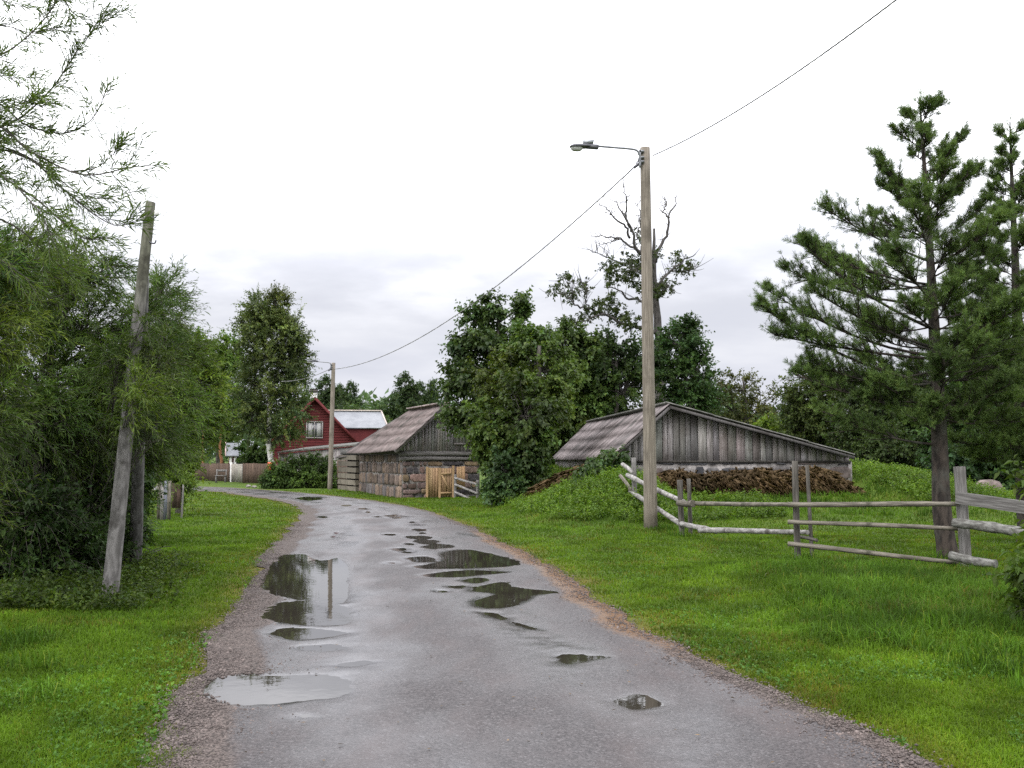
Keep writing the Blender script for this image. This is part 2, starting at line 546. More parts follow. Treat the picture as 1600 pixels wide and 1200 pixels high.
def smooth_line(pts, n):
    pts = np.array(pts, float)
    # Catmull-Rom
    q = np.vstack([2 * pts[0] - pts[1], pts, 2 * pts[-1] - pts[-2]])
    out = []
    for i in range(1, len(q) - 2):
        p0, p1, p2, p3 = q[i - 1:i + 3]
        for t in np.linspace(0, 1, 16, endpoint=False):
            out.append(.5 * (2 * p1 + (p2 - p0) * t + (2 * p0 - 5 * p1 + 4 * p2 - p3) * t * t + (3 * p1 - p0 - 3 * p2 + p3) * t ** 3))
    out.append(pts[-1])
    out = np.array(out)
    s = np.concatenate([[0], np.cumsum(np.linalg.norm(np.diff(out, axis=0), axis=1))])
    u = np.linspace(0, s[-1], n)
    return np.stack([np.interp(u, s, out[:, k]) for k in range(out.shape[1])], -1)


LG = [G(*p)[:2] for p in LE] + [np.array([-24, 49.5]), np.array([-40, 52.5])]
RG = [G(*p)[:2] for p in RE] + [np.array([-24, 54.0]), np.array([-40, 57.0])]
NR = 420
L2 = smooth_line(LG, NR); R2 = smooth_line(RG, NR)
ROADPOLY = np.vstack([L2[::6], R2[::-6]])


def in_poly(x, y, poly):
    ins = np.zeros(x.shape, bool)
    n = len(poly)
    j = n - 1
    for i in range(n):
        xi, yi = poly[i]; xj, yj = poly[j]
        c = ((yi > y) != (yj > y))
        xs = (xj - xi) * (y - yi) / (yj - yi + 1e-12) + xi
        ins ^= c & (x < xs)
        j = i
    return ins


def dist_poly(x, y, poly):
    d = np.full(x.shape, 1e9)
    n = len(poly)
    for i in range(n):
        a = poly[i]; b = poly[(i + 1) % n]
        ab = b - a
        t = np.clip(((x - a[0]) * ab[0] + (y - a[1]) * ab[1]) / (ab @ ab + 1e-12), 0, 1)
        d = np.minimum(d, np.hypot(x - a[0] - t * ab[0], y - a[1] - t * ab[1]))
    return d


def road_sd(x, y):
    d = dist_poly(x, y, ROADPOLY)
    return np.where(in_poly(x, y, ROADPOLY), -d, d)


# smooth value noise for terrain and scatter
_gr = np.random.default_rng(3).random((64, 64))


def vnoise(x, y, s):
    x = np.asarray(x, float) * s + 100.3; y = np.asarray(y, float) * s + 57.7
    xi = np.floor(x).astype(int); yi = np.floor(y).astype(int)
    fx = x - xi; fy = y - yi
    fx = fx * fx * (3 - 2 * fx); fy = fy * fy * (3 - 2 * fy)
    g = lambda a, b: _gr[a % 64, b % 64]
    return (g(xi, yi) * (1 - fx) + g(xi + 1, yi) * fx) * (1 - fy) + (g(xi, yi + 1) * (1 - fx) + g(xi + 1, yi + 1) * fx) * fy


def sstep(a, b, x):
    t = np.clip((x - a) / (b - a), 0, 1)
    return t * t * (3 - 2 * t)


# the earth bank round the cellar shed
SH_O = np.array([2.95, 28.0]); SH_V = nrm(np.array([-1.3, 13.5])); SH_U = np.array([SH_V[1], -SH_V[0]])
SH_W, SH_L = 6.75, 12.6


def terrain(x, y):
    x = np.asarray(x, float); y = np.asarray(y, float)
    a = (x - SH_O[0]) * SH_U[0] + (y - SH_O[1]) * SH_U[1]
    b = (x - SH_O[0]) * SH_V[0] + (y - SH_O[1]) * SH_V[1]
    da = np.where(a < 0, -a / 3.6, np.where(a > SH_W, (a - SH_W) / 6.5, 0))
    db = np.where(b < 0, -b / 7.0, np.where(b > SH_L, (b - SH_L) / 5.0, 0))
    d = np.hypot(da, db)
    amp = 1.12 - .56 * sstep(.1, 1.3, a) * (1 - sstep(6.2, 8.0, a)) * (1 - sstep(-1.0, 3.0, b))
    h = amp * (1 - sstep(0, 1, d))
    h += .30 * np.exp(-((x - 2.0) / 1.5) ** 2 - ((y - 24.8) / 2.6) ** 2)
    h += .22 * np.exp(-((x - 11.5) / 3) ** 2 - ((y - 33) / 6) ** 2)
    sd = road_sd(x, y)
    off = sstep(.3, 2.5, sd)
    h = h * sstep(.2, 2.0, sd)
    h += off * ((vnoise(x, y, .45) - .5) * .10 + (vnoise(x, y, 1.4) - .5) * .035)
    h += sstep(60, 400, np.hypot(x, y)) * 2.0 * vnoise(x, y, .01)
    return h


def axis(lo, hi, f0, f1, step, far):
    inner = np.arange(f0, f1 + 1e-6, step)
    left = f0 - np.geomspace(step, f0 - lo, far)[::-1] if lo < f0 else []
    right = f1 + np.geomspace(step, hi - f1, far) if hi > f1 else []
    return np.concatenate([left, inner, right])


gx = axis(-900, 900, -16, 18, .22, 34)
gy = axis(-60, 1800, 3, 50, .25, 34)
X, Y = np.meshgrid(gx, gy)
Z = terrain(X.ravel(), Y.ravel())
SDG = road_sd(X.ravel(), Y.ravel())
Z = np.where(SDG < .05, np.minimum(Z, 0) - .0, Z)
V = np.stack([X.ravel(), Y.ravel(), Z], -1)
ny, nx = X.shape
ii = np.arange(nx * ny).reshape(ny, nx)
Fq = np.stack([ii[:-1, :-1], ii[:-1, 1:], ii[1:, 1:], ii[1:, :-1]], -1).reshape(-1, 4)
edge = 1 - sstep(0, .55, SDG + (vnoise(X.ravel(), Y.ravel(), 1.5) - .5) * .6)
tg = np.ones((len(V), 3))
tg = tg * (1 - edge[:, None]) + np.array([1.75, .92, 2.2]) * edge[:, None]
g_o = mesh_np("ground", V, Fq, M['ground'], None, tg, True)
tag(g_o, kind='structure')

# puddle outlines, traced as ground outlines of shallow hollows in the road
PUD = []


def puddle(pts):
    g = np.array([G(px, py, .018)[:2] for px, py in pts])
    PUD.append(smooth_line(np.vstack([g, g[:1]]), max(24, len(pts) * 4))[:-1])


def streak(px, py, w_, h_=None):
    h_ = h_ or max(1.6, w_ * .09)
    n = 10
    puddle([(px + w_ / 2 * math.cos(a) * rng.uniform(.7, 1.15), py + h_ * math.sin(a) * rng.uniform(.6, 1.2) + rng.normal() * .15) for a in np.arange(n) * 2 * math.pi / n])


puddle([(332, 1076), (345, 1064), (380, 1057), (440, 1056), (500, 1054), (536, 1058), (551, 1072), (545, 1084), (520, 1092), (470, 1096), (420, 1100), (385, 1098), (355, 1090)])
puddle([(428, 884), (448, 868), (475, 866), (500, 876), (530, 872), (548, 888), (546, 905), (550, 925), (540, 944), (500, 940), (470, 936), (438, 932), (418, 920), (424, 900)])
puddle([(414, 962), (436, 944), (475, 938), (520, 942), (548, 950), (555, 968), (540, 976), (500, 978), (462, 976), (430, 970)])
puddle([(424, 990), (440, 982), (480, 981), (530, 984), (548, 989), (520, 995), (480, 1000), (448, 999)])
puddle([(640, 885), (690, 876), (688, 864), (728, 858), (772, 866), (806, 880), (780, 886), (700, 889), (660, 889)])
puddle([(652, 898), (700, 892), (740, 890), (792, 894), (752, 898), (720, 902), (672, 902)])
puddle([(715, 907), (740, 902), (764, 904), (762, 909), (740, 912)])
puddle([(735, 917), (785, 909), (808, 918), (862, 925), (832, 931), (812, 944), (782, 950), (748, 949), (742, 937), (772, 928), (735, 924)])
puddle([(748, 956), (770, 957), (792, 963), (800, 969), (775, 968)])
puddle([(786, 968), (812, 972), (836, 980), (850, 986), (822, 983), (800, 976)])
puddle([(862, 1026), (890, 1022), (948, 1026), (920, 1033), (880, 1038)])
puddle([(956, 1095), (985, 1085), (1015, 1088), (1034, 1100), (1010, 1110), (980, 1108)])
puddle([(520, 1040), (560, 1032), (590, 1034), (560, 1042)])
for a in [(542, 790, 20), (568, 795, 22), (575, 800, 14), (589, 807, 13), (613, 806, 22), (619, 809, 18), (644, 816, 11), (656, 828, 28), (661, 833, 18), (654, 840, 44), (664, 846, 50), (624, 858, 30), (636, 863, 22), (684, 854, 48), (660, 874, 60), (527, 833, 12), (524, 839, 9), (504, 808, 14), (486, 779, 40), (690, 924, 28), (716, 917, 34), (700, 882, 40), (640, 850, 20), (610, 835, 22), (500, 1012, 70), (610, 880, 24), (480, 1120, 30)]:
    streak(*a)

# road sheet, fine enough for the shore of every puddle to be a real waterline
WATER = .0155
NC = 100
uu = np.linspace(0, 1, NC)
mid_s = np.concatenate([[0], np.cumsum(np.linalg.norm(np.diff((L2 + R2) / 2, axis=0), axis=1))])
steps = [0.0]
while steps[-1] < mid_s[-1]:
    yy = np.interp(steps[-1], mid_s, (L2[:, 1] + R2[:, 1]) / 2)
    steps.append(steps[-1] + float(np.clip(yy * .006, .035, .35)))
steps = np.array(steps[:-1])
LX = np.stack([np.interp(steps, mid_s, L2[:, k]) for k in (0, 1)], -1); RX = np.stack([np.interp(steps, mid_s, R2[:, k]) for k in (0, 1)], -1)
NRX = len(steps)
RL = steps
jl = -(vnoise(RL, RL * 0 + 3, 1.1) * .22 + vnoise(RL, RL * 0 + 9, 4.0) * .10)
jr = vnoise(RL, RL * 0 + 21, 1.1) * .16 + vnoise(RL, RL * 0 + 33, 4.0) * .10 - .10 * (1 - sstep(6, 12, RL))
wd = np.linalg.norm(RX - LX, axis=1)
dirw = (RX - LX) / wd[:, None]
A_ = LX + dirw * jl[:, None]; B_ = RX + dirw * jr[:, None]
P2 = A_[:, None] + (B_ - A_)[:, None] * uu[None, :, None]
m = uu[None] * wd[:, None]
mr = wd[:, None] - m
px_, py_ = P2[..., 0].ravel(), P2[..., 1].ravel()
zr = (.013 + .016 * np.sin(uu * math.pi) ** .7)[None].repeat(NRX, 0).ravel()
zr += (vnoise(px_, py_, .8) - .5) * .004
rough = (vnoise(px_, py_, 3.1) - .5) * .0045 + (vnoise(px_ + 5, py_, 9) - .5) * .0045 + (vnoise(px_, py_ + 9, 24) - .5) * .0038
deep = np.zeros(len(zr)); wet = np.zeros(len(zr)); wmax = np.zeros(len(zr))
for g in PUD:
    b0, b1 = g.min(0) - .35, g.max(0) + .35
    k = np.where((px_ > b0[0]) & (px_ < b1[0]) & (py_ > b0[1]) & (py_ < b1[1]))[0]
    if len(k) == 0: continue
    d = dist_poly(px_[k], py_[k], g)
    d = np.where(in_poly(px_[k], py_[k], g), -d, d)
    wmax[k] = np.maximum(wmax[k], 1 - sstep(-.26, .20, d))
    wet[k] = np.maximum(wet[k], .8 * (1 - sstep(-.02, .16, d)))
    deep[k] = np.maximum(deep[k], 1 - sstep(-.16, -.02, d))
zr = zr * (1 - wmax) + .0205 * wmax - .0155 * wmax - .012 * deep + rough * (1 - .35 * wmax)
V = np.column_stack([px_, py_, np.maximum(zr, .0045)])
e = np.maximum(1 - sstep(.15, .72, m), (1 - sstep(.05, .36, mr)) * .8)
o_ = (1 - sstep(.12, .50, mr)) * (sstep(2.5, 7, RL) * (1 - sstep(15, 20, RL)))[:, None]
trk = np.clip(np.exp(-((m - .30 * wd[:, None]) / .40) ** 2) + np.exp(-((m - .70 * wd[:, None]) / .40) ** 2), 0, 1).ravel()
T = np.column_stack([e.ravel(), o_.ravel(), np.clip(np.maximum(trk * .55, wet), 0, 1)])
ii = np.arange(NRX * NC).reshape(NRX, NC)
Fq = np.stack([ii[:-1, :-1], ii[:-1, 1:], ii[1:, 1:], ii[1:, :-1]], -1).reshape(-1, 4)
r_o = mesh_np("road", V, Fq, M['road'], None, T, True)
tag(r_o, kind='structure')

for n_, g in enumerate(PUD):
    c = g.mean(0)
    nn = np.gradient(g, axis=0); nn = nrm(np.stack([nn[:, 1], -nn[:, 0]], -1))
    if np.mean(np.sum(nn * (g - c), 1)) < 0: nn = -nn
    h = g + nn * .10
    sdp = road_sd(h[:, 0], h[:, 1])
    for _ in range(6):
        h = np.where((sdp > -.02)[:, None], h + (c - h) * .12, h)
        sdp = road_sd(h[:, 0], h[:, 1])
    # convex hull keeps the sheet simple; the road hides whatever lies above its waterline
    pts = sorted(map(tuple, h.tolist()))
    def half(ps):
        out = []
        for p in ps:
            while len(out) > 1 and (out[-1][0] - out[-2][0]) * (p[1] - out[-2][1]) - (out[-1][1] - out[-2][1]) * (p[0] - out[-2][0]) <= 0: out.pop()
            out.append(p)
        return out[:-1]
    hull = half(pts) + half(pts[::-1])
    me = bpy.data.meshes.new("puddle")
    me.from_pydata([(q[0] - c[0], q[1] - c[1], 0) for q in hull], [], [tuple(range(len(hull)))])
    if me.polygons[0].normal.z < 0: me.flip_normals()
    tag(link("puddle", me, M['puddle'], None, (c[0], c[1], WATER + n_ * .00006)), kind='structure')

# ------------------------------------------------------------------ foliage tools
def leaves_np(Pb, D, Nn, L, W, fold=.18, droop=0.0):
    n = len(Pb)
    D = nrm(D)
    S = nrm(np.cross(D, Nn)); Nn = np.cross(S, D)
    L = np.broadcast_to(np.asarray(L, float), (n,))[:, None]; W = np.broadcast_to(np.asarray(W, float), (n,))[:, None]
    V = np.empty((n, 4, 3))
    V[:, 0] = Pb
    V[:, 1] = Pb + D * L * .45 + S * W * .5 + Nn * W * fold
    V[:, 2] = Pb + D * L - np.array([0, 0, 1.0]) * L * droop
    V[:, 3] = Pb + D * L * .45 - S * W * .5 + Nn * W * fold
    b = (np.arange(n) * 4)[:, None]
    F = np.concatenate([b + np.array([[0, 1, 2]]), b + np.array([[0, 2, 3]])])
    return V.reshape(-1, 3), F


def rand_dir(n, r=None):
    r = r or rng
    v = r.normal(size=(n, 3))
    return nrm(v)


def shoots(S, D, L, nl, lL, lW, ang=.8, droop=.25, ldroop=.1, tint=None, twig_r=.004, jl=.25, up_leaf=.5):
    """leafy shoots: S starts, D directions, L lengths. returns leaf (V,F,T) and twig (V,Fs)"""
    n = len(S)
    S = np.asarray(S); D = nrm(D); L = np.asarray(L, float)
    t = np.linspace(0, 1, 4)
    grav = np.array([0, 0, -1.0])
    Pts = S[:, None] + D[:, None] * (L[:, None] * t)[:, :, None] + grav * (droop * L[:, None] * t ** 2)[:, :, None]
    tw = tubes_np(Pts, np.broadcast_to(twig_r * (1.1 - .8 * t), (n, 4)), 3, False)
    tl = np.clip((np.arange(nl) + .5) / nl * .92 + .08 + rng.uniform(-.3, .3, (n, nl)) / nl, 0, 1)
    pos = S[:, None] + D[:, None] * (L[:, None] * tl)[:, :, None] + grav * (droop * L[:, None] * tl ** 2)[:, :, None]
    tan = nrm(D[:, None] + grav * (2 * droop * tl)[:, :, None])
    phi = np.arange(nl)[None] * 2.4 + rng.uniform(0, 6.28, (n, 1)) + rng.normal(0, .3, (n, nl))
    a = nrm(np.cross(tan, np.array([.12, .21, 1.0]))); b = np.cross(a, tan)
    rad = np.cos(phi)[..., None] * a + np.sin(phi)[..., None] * b
    an = ang * (1 + rng.normal(0, .22, (n, nl)))
    ld = tan * np.cos(an)[..., None] + rad * np.sin(an)[..., None]
    nn = nrm(np.array([0, 0, up_leaf]) + .5 * tan + rng.normal(0, .35, (n, nl, 3)))
    sz = 1 + rng.normal(0, jl, (n, nl)); sz = np.clip(sz, .45, 1.6)
    sz *= (1.1 - .35 * tl)
    V, F = leaves_np(pos.reshape(-1, 3), ld.reshape(-1, 3), nn.reshape(-1, 3), (lL * sz).ravel(), (lW * sz).ravel(), droop=ldroop)
    if tint is None: tint = np.ones((n, 3))
    tt = tint[:, None, :] * np.clip(1 + rng.normal(0, .16, (n, nl, 1)), .5, 1.6)
    yel = np.clip(rng.normal(0, .10, (n, nl, 1)), -.2, .35)
    tt = tt * (1 + yel * np.array([1.2, .5, -.6]))
    T = np.repeat(tt.reshape(-1, 3), 4, 0)
    return (V, F, T), tw


def bez(a, b, c, k):
    t = np.linspace(0, 1, k)[None, :, None]
    return (1 - t) ** 2 * a[:, None] + 2 * t * (1 - t) * b[:, None] + t ** 2 * c[:, None]


def trunk_tube(path, r0, r1, sides=9, k=14, flare=1.3, wob=.02):
    p = smooth_line(path, k)
    t = np.linspace(0, 1, k)
    R = r0 + (r1 - r0) * t
    R[0] *= flare; R[1] *= 1 + (flare - 1) * .35
    p[1:-1] += rng.normal(0, wob, (k - 2, 3)) * [1, 1, .2]
    return p, tubes_np(p[None], R[None], sides)


def broadleaf(name, label, cat, trunk, r0, lobes, leaf, bark='bark', group=None, n2=46, n3=7, sl=.5, nl=9, lL=.13, lW=.08, ang=.85, droop=.2, ldroop=.1,
              tint=(1, 1, 1), tvar=.14, shell=(.35, 1.05), twig_r=.004, upbias=.25, stems=None, limb_r=None, up_leaf=.5, crown_name='crown', br_r=.018):
    """trunk: world path; lobes: (centre, radii (3), density)."""
    trunk = [np.asarray(p, float) for p in trunk]
    o = thing(name, trunk[0], label, cat, group)
    tp, tt = trunk_tube(trunk, r0, r0 * .35, 9)
    tparts = [tt]
    for s_ in (stems or []):
        tparts.append(trunk_tube([np.asarray(q, float) for q in s_], r0 * .8, r0 * .25, 7)[1])
    LV, TW, BR = [], [], []
    for (c, rr, dens) in lobes:
        c = np.asarray(c, float); rr = np.asarray(rr, float)
        # a limb from the trunk to the lobe
        dz = np.abs(tp[:, 2] - (c[2] - .55 * np.hypot(*(c[:2] - tp[0, :2])) - .2 * rr[2]))
        i0 = int(np.clip(np.argmin(dz), 2, len(tp) - 1))
        a = tp[i0]; mid = a * .5 + c * .5 + np.array([0, 0, -.12 * np.linalg.norm(c - a)]) + rng.normal(0, .06 * np.linalg.norm(c - a), 3)
        lim = bez(a[None], mid[None], c[None], 7)
        lr = limb_r or r0 * .38
        BR.append(tubes_np(lim, np.linspace(lr, lr * .3, 7)[None], 6))
        m = max(4, int(n2 * dens))
        d = rand_dir(m); d[:, 2] += .15; d = nrm(d)
        rad = rng.uniform(shell[0] ** 2, shell[1] ** 2, m) ** .5
        end = c + d * rr * rad[:, None]
        ti = rng.uniform(.45, 1, m)
        st = np.stack([np.interp(ti, np.linspace(0, 1, 7), lim[0, :, q]) for q in range(3)], -1)
        mid = st * .5 + end * .5 + np.array([0, 0, .12]) * np.linalg.norm(end - st, axis=1)[:, None] + rng.normal(0, .05, (m, 3)) * rr
        b2 = bez(st, mid, end, 5)
        BR.append(tubes_np(b2, np.broadcast_to(np.linspace(br_r, br_r * .3, 5), (m, 5)), 4, False))
        # shoots along the outer part of each branch
        u = rng.uniform(.45, 1.0, (m, n3)); u[:, 0] = 1.0
        f = u * 4; i = np.minimum(f.astype(int), 3); fr = (f - i)[..., None]
        mm = np.arange(m)[:, None]
        sp_ = b2[mm, i] * (1 - fr) + b2[mm, i + 1] * fr
        tan = nrm(b2[mm, i + 1] - b2[mm, i])
        od = nrm((sp_ - c) / rr)
        sd_ = nrm(tan * .8 + od * .5 + rng.normal(0, .55, (m, n3, 3)) + np.array([0, 0, upbias]))
        Ls = sl * np.clip(1 + rng.normal(0, .3, (m, n3)), .4, 1.8)
        lobe_t = np.asarray(tint) * (1 + rng.normal(0, tvar)) * (1 + rng.normal(0, tvar * .5) * np.array([1, .4, -.5]))
        br_t = lobe_t * (1 + rng.normal(0, tvar, (m, 1)))
        tn = np.repeat(br_t[:, None], n3, 1).reshape(-1, 3)
        lv, tw = shoots(sp_.reshape(-1, 3), sd_.reshape(-1, 3), Ls.ravel(), nl, lL, lW, ang, droop, ldroop, np.clip(tn, .3, 2), twig_r, up_leaf=up_leaf)
        LV.append(lv); TW.append(tw)
    Vt, Ft = join_np(tparts)
    mesh_np("trunk", Vt, Ft, M[bark], o, None, True)
    Vb, Fb = join_np(BR + TW)
    mesh_np("branches", Vb, Fb, M[bark if bark != 'birch_bark' else 'bark'], o, None, True)
    n = 0; Vs, Fs, Ts = [], [], []
    for v, f, t in LV:
        Vs.append(v); Fs.append(f + n); Ts.append(t); n += len(v)
    mesh_np(crown_name, np.concatenate(Vs), np.concatenate(Fs), M[leaf], o, np.concatenate(Ts))
    return o


def lobe(px, py, Y, rx, ry, rd=None, dens=1.0):
    """lobe seen at a pixel with pixel radii at distance Y; rd = radius in depth (m)"""
    s = SC(Y)
    return (P(px, py, Y), (rx * s, rd if rd else (rx + ry) / 2 * s, ry * s), dens)


def gnd(x, y):
    return np.array([x, y, float(terrain(np.array([x]), np.array([y]))[0]) - .03])


def gpx(px, Y, dz=0.0):
    x = (px - 800) / F_PX * Y
    q = gnd(x, Y); q[2] += dz
    return q

# ------------------------------------------------------------------ building tools
def corr_sheet(name, e0, e1, r1, r0, mat, parent, wave=.177, amp=.022, rows=3, th=.014, spw=6, over=0.0, sag=0.0):
    """corrugated sheets: eave e0->e1, ridge r0->r1, laid in overlapping rows"""
    e0, e1, r0, r1 = [np.asarray(q, float) for q in (e0, e1, r0, r1)]
    Lx = max(np.linalg.norm(e1 - e0), np.linalg.norm(r1 - r0))
    nxs = int(Lx / wave * spw) + 1
    s = np.linspace(0, 1, nxs)
    tv = []
    for k in range(rows):
        tv += [(k / rows, k + .0), ((k + .5) / rows, k + .5), ((k + .999) / rows, k + .999)]
    nrm_ = nrm(np.cross(e1 - e0, r0 - e0))
    if nrm_[2] < 0: nrm_ = -nrm_
    top = []
    cj = (rng.random((rows + 1, int(Lx / 1.0) + 2)) - .5)
    tj = []
    for (t, kk) in tv:
        a = e0 + (r0 - e0) * t; b = e1 + (r1 - e1) * t
        row = a[None] + (b - a)[None] * s[:, None]
        fr = kk - int(kk)
        ci = (s * (cj.shape[1] - 1)).astype(int)
        h = amp * np.sin(2 * math.pi * s * Lx / wave) + .014 * (1 - fr) + cj[int(kk), ci] * .012
        row = row + nrm_ * h[:, None]
        row[:, 2] -= sag * 4 * s * (1 - s)
        top.append(row)
        tj.append(1 + cj[int(kk), ci] * .14 + cj[0, ci] * .30 + rng.normal(0, .02, nxs))
    top = np.array(top); bot = top - nrm_ * th
    m, n = top.shape[:2]
    V = np.concatenate([top.reshape(-1, 3), bot.reshape(-1, 3)])
    i1 = np.arange(m * n).reshape(m, n); i2 = i1 + m * n
    q = lambda A, B, C, D: np.stack([A, B, C, D], -1).reshape(-1, 4)
    F = np.concatenate([q(i1[:-1, :-1], i1[:-1, 1:], i1[1:, 1:], i1[1:, :-1]), q(i2[:-1, :-1], i2[1:, :-1], i2[1:, 1:], i2[:-1, 1:]),
                        q(i1[0, :-1], i2[0, :-1], i2[0, 1:], i1[0, 1:]), q(i1[-1, :-1], i1[-1, 1:], i2[-1, 1:], i2[-1, :-1]),
                        q(i1[:-1, 0], i1[1:, 0], i2[1:, 0], i2[:-1, 0]), q(i1[:-1, -1], i2[:-1, -1], i2[1:, -1], i1[1:, -1])])
    t = np.array(tj).ravel()
    t = np.concatenate([t, t * .8])
    return mesh_np(name, V, F, mat, parent, t)


def board_wall(name, o, u, up_poly, bot, mat, parent, bw=.15, th=.025, out=None, jag=.03, tv=.16, gap=.006):
    """vertical boards: along unit u from o, top heights given by polyline up_poly [(s, z)], bottom height bot"""
    u = np.asarray(u, float); o = np.asarray(o, float)
    out = np.array([u[1], -u[0], 0]) if out is None else out
    ss = [q[0] for q in up_poly]; zs = [q[1] for q in up_poly]
    m = MB()
    s = ss[0]
    while s < ss[-1] - .02:
        w_ = bw * rng.uniform(.75, 1.3)
        e = min(s + w_, ss[-1])
        d = rng.uniform(0, .012)
        z0 = bot - rng.uniform(0, jag)
        za, zb = np.interp(s, ss, zs), np.interp(e, ss, zs)
        if min(za, zb) - z0 > .02:
            a = o + u * (s + gap / 2); b = o + u * (e - gap / 2)
            f = [np.array([*(a[:2] + out[:2] * d), z0]), np.array([*(b[:2] + out[:2] * d), z0]), np.array([*(b[:2] + out[:2] * d), zb]), np.array([*(a[:2] + out[:2] * d), za])]
            g = [q - out * th for q in f]
            c = 1 + rng.normal(0, tv)
            m.hexa(g, f, np.clip(c, .5, 1.5) * (1 + rng.normal(0, .03, 3)))
        s = e
    return m.build(name, mat, parent)


def stone_wall(name, o, u, length, z0, z1, parent, rh=.3, rw=.5, th=.12, out=None, cols=None, mname='mortar', gm=1.0):
    """rubble: courses of uneven split stones proud of a mortar bed"""
    u = np.asarray(u, float); o = np.asarray(o, float)
    out = np.array([u[1], -u[0], 0]) if out is None else out
    cols = cols or [(.23, .165, .15), (.16, .145, .145), (.29, .19, .16), (.10, .09, .095), (.22, .20, .195), (.20, .14, .115), (.33, .24, .15)]
    m = MB()
    z = z0
    while z < z1 - .03:
        h = min(rh * rng.uniform(.5, 1.45), z1 - z)
        if z1 - z - h < .08: h = z1 - z
        s = 0
        while s < length - .02:
            w_ = rw * rng.choice([.35, .5, .7, .9, 1.2, 1.8]) * rng.uniform(.8, 1.2)
            e = min(s + w_, length)
            if length - e < .1: e = length
            j = lambda: rng.uniform(.008, .045) * gm
            zt = rng.uniform(-.05, .03) * (z + h < z1 - .01)
            cs = [(s + j(), z + j() * .7), (e - j(), z + j() * .7), (e - j(), z + h - j() * .7 + zt), (s + j(), z + h - j() * .7 + zt)]
            # cut the corners so stones are six to eight sided
            pts = []
            for k in range(4):
                a = np.array(cs[k]); p = np.array(cs[k - 1]); n_ = np.array(cs[(k + 1) % 4])
                c = rng.uniform(.08, .3)
                pts += [a + (p - a) * c, a + (n_ - a) * c * rng.uniform(.5, 1)]
            pts = np.array(pts); cen = pts.mean(0)
            d = rng.uniform(.02, .06)
            w3 = lambda P2, dd: np.array([[*(o[:2] + u[:2] * q[0] + out[:2] * dd), q[1]] for q in P2])
            A = w3(pts, 0.0); B = w3(cen + (pts - cen) * .93, d * .8); C = w3(cen + (pts - cen) * .72, d)
            K = len(pts)
            Vv = np.vstack([A, B, C, w3([cen], d * 1.02)])
            Ff = []
            for k in range(K):
                k2 = (k + 1) % K
                Ff += [(k, k2, K + k2, K + k), (K + k, K + k2, 2 * K + k2, 2 * K + k), (2 * K + k, 2 * K + k2, 3 * K)]
            col = np.array(cols[rng.integers(len(cols))]) * rng.uniform(.5, 1.15)
            m.add(Vv, Ff, col)
            s = e
        z += h
    w_o = m.build(name, M['stone'], parent)
    b = MB()
    p = [np.array([*(o[:2] + u[:2] * a - out[:2] * .006), zz]) for a, zz in ((0, z0), (length, z0), (length, z1), (0, z1))]
    b.hexa([q - out * th for q in p], p)
    b.build("mortar_bed", M[mname], parent)
    return w_o


def prism(name, pts, off, mat, parent, t=1.0):
    """closed polygon pts (n,3) extruded by off"""
    pts = [np.asarray(q, float) for q in pts]; off = np.asarray(off, float)
    n = len(pts)
    me = bpy.data.meshes.new(name)
    base = np.zeros(3); q_ = parent
    while q_ is not None:
        base = base + np.array(q_.location); q_ = q_.parent
    Vv = [tuple(q - base) for q in pts] + [tuple(q + off - base) for q in pts]
    Ff = [tuple(range(n)), tuple(reversed(range(n, 2 * n)))] + [(i, i + n, (i + 1) % n + n, (i + 1) % n) for i in range(n)]
    me.from_pydata(Vv, [], Ff)
    at = me.color_attributes.new("tint", 'FLOAT_COLOR', 'POINT')
    tt = np.ones((2 * n, 4), np.float32); tt[:, :3] = t
    at.data.foreach_set("color", tt.ravel())
    bm_fix(me)
    return link(name, me, mat, parent)


def bm_fix(me):
    import bmesh
    b = bmesh.new(); b.from_mesh(me)
    bmesh.ops.recalc_face_normals(b, faces=b.faces)
    b.to_mesh(me); b.free()


Zv = np.array([0, 0, 1.0])


def slab(name, a, b, c, d, th, mat, parent, t=1.0):
    a, b, c, d = [np.asarray(q, float) for q in (a, b, c, d)]
    n = nrm(np.cross(b - a, d - a))
    if n[2] < 0: n = -n
    return prism(name, [a, b, c, d], -n * th, mat, parent, t)


def beam(m, a, b, w_, h_, t=1.0):
    a, b = np.asarray(a, float), np.asarray(b, float)
    d = nrm(b - a)
    ref = Zv if abs(d[2]) < .9 else np.array([0, 1.0, 0])
    s = nrm(np.cross(d, ref)); r = np.cross(s, d)
    m.box((a + b) / 2, s, d, r, w_ / 2, np.linalg.norm(b - a) / 2, h_ / 2, t)


# ------------------------------------------------------------------ the cellar shed on its bank
u3 = np.array([SH_U[0], SH_U[1], 0]); v3 = np.array([SH_V[0], SH_V[1], 0])
so3 = np.array([SH_O[0], SH_O[1], 0])
shed = thing("cellar_shed", (SH_O[0] + 3, SH_O[1] + 4, .5), "low grey boarded cellar shed with lopsided corrugated roof sunk in a grassy bank", "shed")
Wp = SH_W
rf = P(1046, 631, 27.62); rb = P(919, 660, 41.2)
ef = P(957, 713, 27.35); eb = P(861, 717, 40.2)
rfr = P(1336, 711, 28.2); rbr = rfr + (rb - rf)
roofL = corr_sheet("roof", ef, eb, rb, rf, M['fibre_roof_pale'], shed, rows=4, amp=.026, sag=.07)
ridx = np.array([0, 0, .05])
r2 = corr_sheet("roof", rfr, rbr, rb + ridx - u3 * .10, rf + ridx - u3 * .10, M['moss_edge'], shed, rows=4, amp=.024)
r2["label"] = "mossy back slope of the shed roof"
